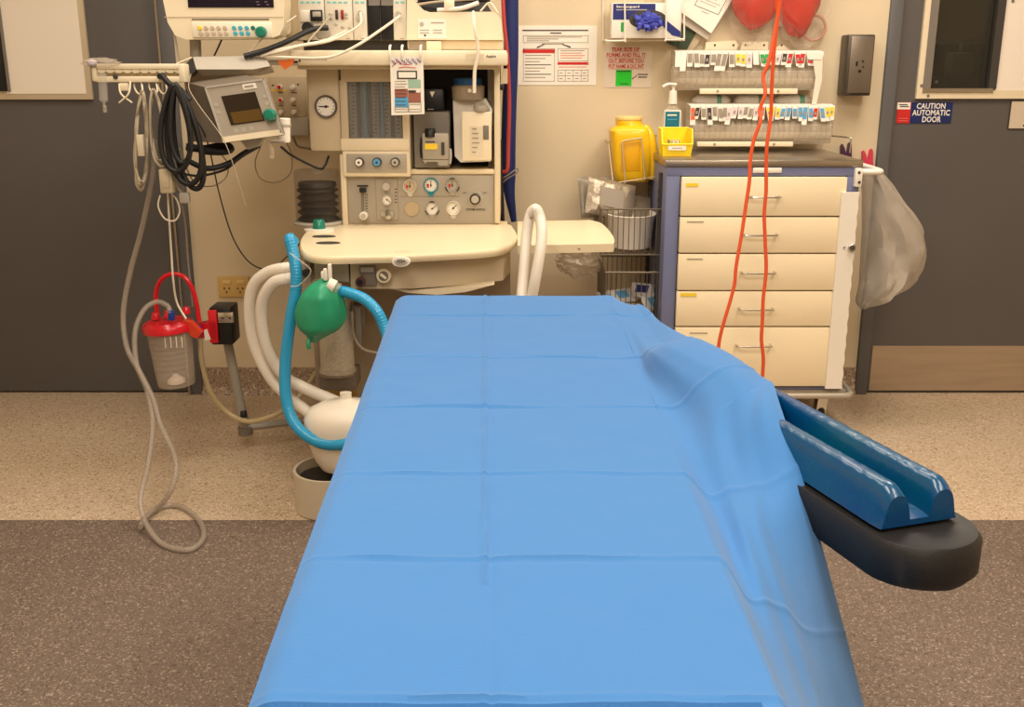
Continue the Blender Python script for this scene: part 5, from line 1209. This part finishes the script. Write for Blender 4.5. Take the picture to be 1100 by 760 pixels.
tag(b.build('suction_tube'), 'yellowish tube looping from the canister bracket to the machine base', 'tube')

# ---------------------------------------------------------------- breathing hoses
def ribbed(step=.0075, amp=.10): return lambda a, u: 1 + amp * math.sin(a / step * 2 * PI)
def hose(pts, r, m, lab, name='corrugated_hose', step=.0062, amp=.022, sub=30, grp=None):
    P_ = mixp(pts); b = MB(); b.tube(P_, r, m, sub=sub, seg=16, rf=ribbed(step, amp)); return tag(b.build(name), lab, 'hose', grp)
hose([(320, 288, 3.12), (306, 288.5, 3.1), (288, 293, 3.12), (273, 306, 3.14), (268, 329, 3.15), (272, 366, 3.15), (285, 397, 3.14), (303, 420, 3.12), (340, 449, 3.06), (380, 465, 3.0), (410, 470, 2.98)], .0185, CLEARW, 'outer white corrugated hose looping left of the machine')
hose([(321, 299, 3.08), (308, 300, 3.06), (292, 306, 3.07), (281, 330, 3.09), (286, 371, 3.1), (304, 403, 3.1), (325, 416, 3.09), (352, 428, 3.06), (388, 442, 3.03), (412, 450, 3.0)], .0185, CLEARW, 'inner white corrugated hose looping left of the machine')
hose([(316, 262, 3.06), (311.5, 257, 3.05), (314, 268, 3.04), (318, 290, 3.02), (317.5, 312, 3.01), (312, 345, 3.0), (307, 385, 2.99), (306.5, 420, 2.97), (312, 447, 2.95), (326, 466, 2.92), (348, 477, 2.9), (375, 477, 2.88), (400, 470, 2.86)], .0175, BLUEH, 'long bright blue hose hanging in front of the white hoses, left', amp=.02, step=.009)
hose([(362, 312.5, 2.97), (375, 315, 2.95), (392, 322, 2.93), (405, 335, 2.91), (413, 352, 2.9), (419, 372, 2.88), (424, 392, 2.87)], .0165, BLUEH, 'short bright blue hose curving from the green bag behind the drape', amp=.02, step=.009)
hose([(560, 322, 3.0), (562, 300, 3.03), (564, 275, 3.06), (566, 250, 3.1), (569, 234, 3.12), (573, 226, 3.13), (577, 230, 3.13)], .0165, CLEARW, 'left white corrugated hose standing up behind the far end of the drape')
hose([(571, 322, 3.0), (575, 300, 3.0), (580, 272, 3.02), (582, 250, 3.05), (580, 234, 3.08), (575.5, 225, 3.09), (570.5, 229, 3.1)], .0165, CLEARW, 'right white corrugated hose standing up behind the far end of the drape')

# ---------------------------------------------------------------- green reservoir bag
t = thing('breathing_bag', P(346, 367, 2.97), 'green rubber breathing bag hanging below the worktop between the blue hoses', 'bag')
rows_ = [(296.5, 350, 354), (300, 343, 358), (306, 333, 363.5), (315, 325, 367), (326, 320.5, 370.5), (336, 319, 372), (346, 320, 369.5), (354, 324, 363), (360, 329, 353), (365, 332, 345), (368, 334, 340)]
Lp = catmull([P(x0, y, 2.97) for y, x0, x1 in rows_], 4); Rp = catmull([P(x1, y, 2.97) for y, x0, x1 in rows_], 4)
b = MB(); seg = 40; vs = []; fs = []
for i, (a, c) in enumerate(zip(Lp, Rp)):
    cen = (a + c) / 2; hw = (c.x - a.x) / 2; u = i / (len(Lp) - 1)
    for k in range(seg):
        an = 2 * PI * k / seg; pl = 1 + .10 * math.cos(an * 5 + 1.0 + u * .8) ** 3 * math.sin(PI * min(1, u * 1.1)) + .05 * noise.noise(Vector((math.cos(an) * 2, math.sin(an) * 2, u * 5)))
        vs.append((cen.x + math.cos(an) * hw * pl, 2.97 + math.sin(an) * min(hw, .06) * pl, cen.z))
for i in range(len(Lp) - 1):
    for k in range(seg): fs.append([i * seg + k, i * seg + (k + 1) % seg, (i + 1) * seg + (k + 1) % seg, (i + 1) * seg + k])
fs.append(list(range(seg))); fs.append([(len(Lp) - 1) * seg + k for k in range(seg)])
b.raw(vs, fs, BAGGREEN, True); b.build('bag_body', t)
b = MB(); b.tube([P(332, 364, 2.95), P(331, 370, 2.94), P(332, 375, 2.94)], .006, BAGGREEN, sub=4); b.build('tail', t)
b = MB(); b.fbox(352, 284, 356, 302, 2.95, .012, WHITE, .003); b.fbox(347, 289, 351, 302, 2.94, .012, WHITE, .003); b.fbox(344.5, 292, 348, 300, 2.94, .012, WHITE, .003); b.build('hanging_clip', t)
b = MB(); b.cyl(P(352, 305, 2.95), P(360, 309, 2.95), .019, mat('white_tape', (226, 216, 200), .5), .021); b.cyl(P(360, 309, 2.95), P(364, 311.5, 2.95), .018, CLEAR2); b.build('hose_connector', t)
b = MB(); b.tube([P(311, 272, 3.0), P(325, 282, 2.99), P(334, 292, 2.98), P(322, 306, 2.98), P(312, 308, 2.98)], .002, CLEAR2, sub=5); tag(b.build('sampling_line'), 'thin clear line looped between the long blue hose and the green bag', 'tube')
b = MB(); b.tube([P(378, 335, 3.1), P(380, 360, 3.05), P(390, 375, 3.0), P(408, 380, 2.98)], .004, TUBEC, sub=5)
tag(b.build('sampling_line'), 'thin clear line curving from the absorber canister to behind the drape', 'tube')

# ---------------------------------------------------------------- grey tub with white canister
c0 = PZ(352, 560, 0); c0.y += .11; c0.z = 0
t = thing('round_tub', c0, 'round beige open tub with black lid inside, on the floor left of the drape', 'tub')
b = MB(); R = .118; H = .130
b.lathe([(R - .004, 0), (R, .004), (R, H), (R - .004, H + .002), (R - .009, H), (R - .009, .01), (.001, .008)], c0, TUB, seg=48); b.build('tub_body', t)
b = MB(); b.lathe([(.068, 0), (.07, .006), (.066, .012), (.03, .016), (.001, .016)], c0 + Vector((-.03, -.01, H - .030)), BLACKR, seg=36)
b.lathe([(.09, 0), (.1, .006), (.001, .010)], c0 + Vector((0, 0, H - .055)), DGREY, seg=36); b.build('black_lid', t)
zl = H + .004
t = thing('white_jug', (c0.x + .075, 2.99, zl), 'rounded white plastic jug resting on the round beige tub under the hoses', 'jug')
b = MB(); b.lathe([(.06, 0), (.085, .006), (.104, .035), (.122, .09), (.132, .14), (.132, .17), (.116, .198), (.075, .218), (.03, .226), (.018, .231), (.018, .25), (.001, .252)], (c0.x + .058, 2.975, zl), mat('soft_white', (236, 226, 208), .4, bump=.1, bscale=10), seg=40, sx=.98, sy=.7)
b.build('jug_body', t)

# ---------------------------------------------------------------- navy strap hoses at right of the machine
b = MB(); pts = [P(549, -60, 3.95), P(549, 0, 3.95), P(549, 60, 3.95), P(547, 120, 3.95), P(546, 175, 3.95), P(547, 205, 3.95), P(552, 238, 3.96)]
b.tube(pts, .027, NAVY, sub=6, seg=14, rf=lambda a, u: 1 if u < .75 else 1 - (u - .75) * 2.4); tag(b.build('supply_hose'), 'thick navy blue supply hose hanging at the right side of the machine', 'hose')
b = MB(); b.tube([P(539, -60, 3.90), P(541, 15, 3.90), P(545, 60, 3.895), P(547, 110, 3.895), P(546, 155, 3.895), P(545, 182, 3.885), P(540, 185, 3.89)], .0072, REDHOSE, sub=6); tag(b.build('supply_hose'), 'thin red supply hose in front of the navy hose', 'hose')
b = MB(); b.tube([P(537, 150, 3.85), P(538, 190, 3.86), P(540, 240, 3.86)], .008, BLACKR, sub=4); tag(b.build('supply_hose'), 'black cable beside the navy hose at the right post of the machine', 'hose')
b = MB(); b.tube([P(538, 193, 3.87), P(546, 188, 3.86), P(553, 183, 3.87), P(556, 181, 3.89), (P(555, 186, 3.88)), P(545, 192, 3.87), P(538, 198, 3.87)], .003, GREY, sub=4); tag(b.build('cable_tie'), 'twisted wire tie around the navy and red hoses', 'tie')

# ---------------------------------------------------------------- orange cord (two hanging strands)
b = MB(); OY = 2.3
def orange(pts, lab):
    P_ = [P(a, c, y) for a, c, y in pts]; l_ = P_[-1]; P_ += [Vector((l_.x - .01, l_.y - .02, .20)), Vector((l_.x - .03, l_.y - .04, .03)), Vector((l_.x - .12, l_.y - .10, .006)), Vector((l_.x - .3, l_.y - .2, .006))]; b = MB(); b.tube(P_, .0042, ORANGE, sub=8, seg=8); tag(b.build('extension_cord'), lab, 'cord', 'orange cords hanging from above')
orange([(826, -640, 2.34), (834, -200, 2.34), (838, -40, 2.33), (838, 0, 2.33), (833, 30, 2.33), (826, 66, 2.32), (820, 82, 2.32), (822, 100, 2.31), (816, 118, 2.31), (817, 130, 2.3), (810, 150, 2.3), (806, 172, 2.3), (805, 195, 2.3), (801, 222, 2.3), (797, 250, 2.3), (791, 285, 2.3), (789, 305, 2.3), (784, 325, 2.3), (778, 345, 2.3), (773, 365, 2.3), (771, 385, 2.3), (769, 420, 2.3), (768, 520, 2.25)], 'left wavy strand of orange cord hanging in front of the cart drawers')
orange([(820, -640, 2.36), (829, -200, 2.36), (833, -40, 2.35), (834, 0, 2.35), (835, 20, 2.35), (831, 60, 2.35), (829, 95, 2.35), (828, 125, 2.35), (824, 155, 2.34), (823, 180, 2.34), (823, 205, 2.34), (821, 230, 2.34), (822, 260, 2.34), (823, 290, 2.34), (820, 320, 2.34), (819, 345, 2.34), (818, 365, 2.34), (820, 385, 2.34), (819, 408, 2.34), (818, 440, 2.33), (816, 520, 2.3)], 'right straighter strand of orange cord hanging in front of the cart drawers')

# ================================================================== ARMBOARD + GEL PAD
nv = Vector((.951, .309, 0)).normalized(); dv = Vector((.309, -.951, 0)).normalized()
def AB(n_, s_, z): return nv * n_ + dv * s_ + Vector((0, 0, z))
BT = .787
t = thing('armboard', AB(.842, -1.3, .72), 'black padded armboard angled out from under the right side of the drape', 'armboard')
out = []
hwB = .075; nc = .842; tip = -.885
def arcpts(s0):
    o = [(nc - hwB * .95, s0), (nc - hwB, -1.15)]
    for k in range(0, 19):
        a = PI - PI * k / 18; o.append((nc + math.cos(a) * hwB, tip - hwB + math.sin(a) * hwB * .92))
    o += [(nc + hwB, -1.15), (nc + hwB * .95, s0)]
    return o
ring = arcpts(-1.59); b = MB(); vs = []; fs = []; cenn = (nc, -1.3)
levels = [(0.0, .012, -.003), (0, .004, 0.000), (0, .0, -.008), (0, .0, -.046), (0, .006, -.056), (0, .02, -.058)]
n = len(ring)
for _, ins, dz in levels:
    for (nn, ss) in ring:
        dn = cenn[0] - nn; nn2 = nn + math.copysign(min(abs(dn), ins), dn); ss2 = ss - (ins if ss > -1.05 else 0)
        vs.append(AB(nn2, ss2, BT + dz))
for i in range(len(levels) - 1):
    for k in range(n): fs.append([i * n + k, i * n + (k + 1) % n, (i + 1) * n + (k + 1) % n, (i + 1) * n + k])
fs.append([(len(levels) - 1) * n + k for k in range(n)][::-1]); fs.append(list(range(n)))
b.raw(vs, fs, PADB, True); b.build('pad', t)
b = MB(); 
b.box((-.05, -.30, 0), (.05, .30, .012), STEEL, .003, M=Matrix.Translation(AB(nc, -1.35, BT - .071)) @ Matrix.Rotation(math.atan2(dv.y, dv.x) + PI / 2, 4, 'Z')); b.build('support_plate', t)
# gel pad: U-shaped section with two rounded ridges
GW = .058
def gel_h(a):
    a = abs(a) / GW
    base = .010 * (1 - max(0, (a - .9) / .1) ** 2) if a < 1 else 0
    q = (a - .60) / .34
    return max(base, .053 * math.sqrt(max(0, 1 - abs(q) ** 2.6))) if a < .999 else 0
sec = [(-GW, 0)] + [(GW * (-1 + 2 * k / 48), gel_h(GW * (-1 + 2 * k / 48))) for k in range(1, 48)] + [(GW, 0)]
b = MB(); s0, s1 = -1.58, -.962; NS = 150; vs = []; fs = []; n = len(sec)
for i in range(NS + 1):
    u = i / NS; s = s0 + (s1 - s0) * u
    end = (max(0, 1 - (s1 - s) / .022)) ** 2 if s > s1 - .022 else 0
    for (a, h) in sec:
        hh = h * (1 - .22 * end) + (.0014 * noise.noise(Vector((a * 30 + s * 20, s * 130 - abs(a) * 230, 0))) + .0003 * noise.noise(Vector((a * 40, s * 30, 0)))) * (1 if h > .02 else .3)
        vs.append(AB(nc + a * (1 - .04 * end), s, BT + .002 + max(0, hh)))
for i in range(NS):
    for k in range(n - 1): fs.append([i * n + k, i * n + k + 1, (i + 1) * n + k + 1, (i + 1) * n + k])
    fs.append([i * n + n - 1, i * n, (i + 1) * n, (i + 1) * n + n - 1])
fs.append(list(range(n))); fs.append([NS * n + k for k in range(n)][::-1])
b.raw(vs, fs, GELB, True)
tag(b.build('gel_pad'), 'glossy translucent blue gel arm pad with two raised ridges lying on the armboard', 'gel pad')

# ================================================================== OPERATING TABLE + DRAPE
TH = .80
def cx(y): return -.0225 + .0135 * (2.44 - y) + 0.0
t = thing('operating_table', (0, 1.45, 0), 'operating table hidden beneath the blue drape', 'operating table')
b = MB()
for (ya, yb_) in ((.42, .98), (.99, 1.75), (1.76, 2.40)): b.box((-.235, ya, TH - .075), (.222, yb_, TH - .008), MATTR, .015)
b.build('mattress', t)
b = MB(); b.box((-.22, .45, TH - .105), (.205, 2.39, TH - .077), STEEL, .004)
for X in (-.235, .213): b.box((X, .5, TH - .10), (X + .01, 2.35, TH - .08), CHROME)
b.build('table_top', t)
b = MB(); b.box((-.12, 1.5, .16), (.12, 1.85, TH - .10), STEEL, .02); b.build('column', t)
b = MB(); b.box((-.17, 1.15, .03), (.17, 2.1, .16), LGREY, .03); b.build('base', t)

DR = mat('blue_drape', (64, 118, 176), .8)
nt = DR.node_tree; bs = nt.nodes['Principled BSDF']; bs.inputs['Specular IOR Level'].default_value = .15
bs.inputs['Sheen Weight'].default_value = .15
tc = nt.nodes.new('ShaderNodeTexCoord')
wv = nt.nodes.new('ShaderNodeTexVoronoi'); wv.inputs['Scale'].default_value = 420
nt.links.new(tc.outputs['Object'], wv.inputs['Vector'])
n1 = nt.nodes.new('ShaderNodeTexNoise'); n1.inputs['Scale'].default_value = 9; n1.inputs['Detail'].default_value = 5; nt.links.new(tc.outputs['Object'], n1.inputs['Vector'])
ad = nt.nodes.new('ShaderNodeMath'); ad.operation = 'MULTIPLY_ADD'; ad.inputs[1].default_value = .12; nt.links.new(wv.outputs['Distance'], ad.inputs[0]); nt.links.new(n1.outputs[0], ad.inputs[2])
bp_ = nt.nodes.new('ShaderNodeBump'); bp_.inputs['Strength'].default_value = .25; bp_.inputs['Distance'].default_value = .006; nt.links.new(ad.outputs[0], bp_.inputs['Height']); nt.links.new(bp_.outputs[0], bs.inputs['Normal'])
DR2 = mat('blue_drape_double', (52, 102, 160), .8, spec=.15, bump=.5, bscale=700)

# control rows: (v, valley, ridge, hem) for the right side of the cloth
ctrl = [
    (2.46, (.255, 2.46, .788), (.275, 2.46, .765), (.290, 2.46, .73), (.305, 2.47, .60)),
    (2.36, (.258, 2.36, .796), (.285, 2.36, .793), (.312, 2.36, .780), (.340, 2.38, .62)),
    (2.15, (.256, 2.15, .799), (.290, 2.15, .799), (.328, 2.17, .792), (.362, 2.18, .64)),
    (1.95, (.254, 1.94, .803), (.288, 1.94, .812), (.350, 1.95, .822), (.388, 1.96, .67)),
    (1.80, (.250, 1.79, .815), (.280, 1.80, .846), (.352, 1.80, .856), (.402, 1.81, .70)),
    (1.66, (.266, 1.65, .812), (.310, 1.66, .856), (.386, 1.67, .859), (.430, 1.68, .73)),
    (1.54, (.280, 1.53, .803), (.344, 1.54, .857), (.392, 1.57, .860), (.412, 1.578, .848)),
    (1.43, (.276, 1.41, .792), (.325, 1.42, .812), (.366, 1.435, .853), (.397, 1.445, .848)),
    (1.32, (.270, 1.30, .777), (.318, 1.31, .783), (.358, 1.315, .797), (.397, 1.33, .800)),
    (1.22, (.268, 1.19, .772), (.302, 1.20, .775), (.342, 1.215, .770), (.407, 1.268, .742)),
    (1.12, (.262, 1.08, .770), (.300, 1.10, .755), (.345, 1.12, .725), (.4235, 1.206, .66)),
    (1.00, (.258, .98, .768), (.302, 1.01, .725), (.350, 1.04, .675), (.439, 1.165, .59)),
    (.88, (.256, .87, .765), (.305, .91, .70), (.355, .95, .62), (.455, 1.12, .51)),
    (.70, (.256, .70, .765), (.305, .73, .68), (.358, .78, .58), (.465, .98, .40)),
    (.40, (.256, .40, .765), (.305, .42, .66), (.352, .45, .55), (.450, .60, .34)),
]
def lerp(a, c, u): return a + (c - a) * u
def row_at(v):
    K = ctrl
    if v >= K[0][0]: return [Vector(K[0][j]) for j in (1, 2, 3, 4)]
    for i in range(len(K) - 1):
        if K[i][0] >= v >= K[i + 1][0]:
            u = (K[i][0] - v) / (K[i][0] - K[i + 1][0])
            i0 = max(0, i - 1); i3 = min(len(K) - 1, i + 2); out = []
            for j in (1, 2, 3, 4):
                p0, p1, p2, p3 = (Vector(K[q][j]) for q in (i0, i, i + 1, i3))
                out.append(.5 * ((2 * p1) + (p2 - p0) * u + (2 * p0 - 5 * p1 + 4 * p2 - p3) * u * u + (3 * p1 - p0 - 3 * p2 + p3) * u ** 3))
            return out
    return [Vector(K[-1][j]) for j in (1, 2, 3, 4)]
YF, YNr = 2.44, .42
creY = [2.24, 1.894, 1.60, 1.314, 1.06, .795]
def crease(d, w, h): return h * math.exp(-(d / w) ** 2)
def left_edge(v): return lerp(-.2335, -.280, (v - .8) / 1.64) if v > .8 else -.2335
rows_v = [YF - (YF - YNr) * i / 600 for i in range(601)]
NL, NTp, NRt = 26, 130, 96
grid = []
for v in rows_v:
    xl0 = left_edge(v); xr0 = lerp(.232, .2355, (v - .8) / 1.64)
    row = []
    # left skirt, bottom to top
    sk_len = .34
    for k in range(NL):
        u = k / NL; d = sk_len * (1 - u)
        x = xl0 + .004 + .030 * (d / sk_len) + .010 * math.sin(v * 14 + 1) * (d / sk_len) ** 1.2 + .005 * math.sin(v * 31) * (d / sk_len)
        z = TH - .012 - d
        row.append(Vector((x, v, z)))
    # top
    for k in range(NTp + 1):
        u = k / NTp; x = lerp(xl0, xr0, u)
        e = min(u, 1) * (xr0 - xl0)
        z = TH - .012 * math.exp(-(e / .012) ** 1.5)
        xc = -.052 + .024 * (1.95 - v)
        z += crease(x - xc, .0032, .0032 * (1 if v > 1.0 else .3)) - crease(x - xc - .006, .004, .0015)
        for q, cy_ in enumerate(creY):
            wob = .004 * noise.noise(Vector((x * 5, q, 0))) + .012 * (x + .05) * (-.5) * (1 if q % 2 else .4) + (.03 * max(0, -.12 - x) if q < 3 else .02 * max(0, -.05 - x))
            dd = v - (cy_ + wob); amp = .0034 * (.55 + .8 * noise.noise(Vector((x * 9, q * 3.3, 6)))) * min(1, max(0, (x - xl0) / .09)) + .0006
            z += crease(dd, .0042, amp) - crease(dd + .006, .005, amp * .35)
        z += .0030 * noise.noise(Vector((x * 7, v * 6, 3))) + .0012 * noise.noise(Vector((x * 22, v * 15, 8)))
        row.append(Vector((x, v, z)))
    # right side via control points
    V_, N_, R_, H_ = row_at(v)
    edge = Vector((xr0, v, TH))
    pl = catmull([Vector((xr0 - .05, v, TH)), edge, V_, N_, R_, H_], 24)[24:]
    mlen = len(pl) - 1
    for k in range(1, NRt + 1):
        p = pl[min(mlen, k)].copy(); u = k / NRt
        fold = .0035 * math.sin(u * 9 + v * 3.2 + 2.2 * noise.noise(Vector((u * 2, v * 2, 2)))) * math.sin(PI * min(1, u * 1.08)) ** .7
        fold += .010 * noise.noise(Vector((u * 3.0 + v * 1.2, v * 2.6, 11))) * math.sin(PI * min(1, u))
        fade = max(0.0, min(1.0, (2.2 - v) * 2.2)); p.z += fold * fade
        for q, cy_ in enumerate(creY):
            dd = v - (cy_ - .04 * u + .05 * u * u); p.z += crease(dd, .006, .0035 * (1 - u * .6))
        # extra diagonal fold lines running toward the viewer
        p.z += fade * (crease(u - (.30 + .10 * math.sin(v * 1.7)), .075, .008) + crease(u - (.60 + .06 * math.sin(v * 2.3 + 1)), .09, .007 * (1 if v < 1.5 else .2)))
        row.append(p)
    grid.append(row)
# far hanging end
far = []
for s_ in range(1, 13):
    d = s_ / 12 * .30; r0 = grid[0]; rr = []
    for k, p in enumerate(r0):
        lowz = p.z - d if k >= NL else p.z - d * .3
        rr.append(Vector((p.x, p.y + .004 + .012 * (s_ / 12) + .006 * math.sin(p.x * 30) * s_ / 12, lowz)))
    far.append(rr)
grid = far[::-1] + grid
nx = len(grid[0]); vs = [p for r in grid for p in r]; fs1 = []; fs2 = []
for j in range(len(grid) - 1):
    dbl = grid[j][60].y < .79
    for i in range(nx - 1):
        (fs2 if (dbl and NL < i < NL + NTp - 4) else fs1).append([j * nx + i, j * nx + i + 1, (j + 1) * nx + i + 1, (j + 1) * nx + i])
b = MB(); b.raw(vs, fs1, DR, True); k2 = b._m(DR2)
for f_ in fs2: b.f.append(f_); b.mi.append(k2); b.sm.append(True)
o = b.build('surgical_drape'); tag(o, 'large creased sky blue surgical drape covering the operating table', 'drape')

# ================================================================== LIGHTING
def area(name, loc, sx, sy, power, col, rot=(0, 0, 0)):
    l = bpy.data.lights.new(name, 'AREA'); l.shape = 'RECTANGLE'; l.size = sx; l.size_y = sy; l.energy = power; l.color = col
    o = bpy.data.objects.new(name, l); COL.objects.link(o); o.location = loc; o.rotation_euler = rot; return o
WARM = (1.0, .895, .765)
area('ceiling_panel_light', (-1.1, 2.7, CEI - .04), .6, 1.2, 20, WARM)
area('ceiling_panel_light', (1.3, 2.9, CEI - .04), .6, 1.2, 36, WARM)
area('ceiling_panel_light', (.2, 3.2, CEI - .04), 1.2, .5, 20, WARM)
area('ceiling_panel_light', (-.6, .9, CEI - .04), .6, 1.2, 40, WARM)
area('ceiling_panel_light', (1.2, .6, CEI - .04), .6, 1.2, 36, WARM)
area('ceiling_panel_light', (.3, -.7, CEI - .04), 1.2, .6, 34, WARM)
area('corridor_light', (1.6, WY + 1.2, CEI - .1), .5, .5, 4, WARM)
w = bpy.data.worlds.new('room_ambient'); bpy.context.scene.world = w; w.use_nodes = True
w.node_tree.nodes['Background'].inputs[0].default_value = (1, .9, .78, 1); w.node_tree.nodes['Background'].inputs[1].default_value = .3
vs_ = bpy.context.scene.view_settings; vs_.view_transform = 'Standard'; vs_.look = 'None'; vs_.exposure = 0.0; vs_.gamma = 1.0
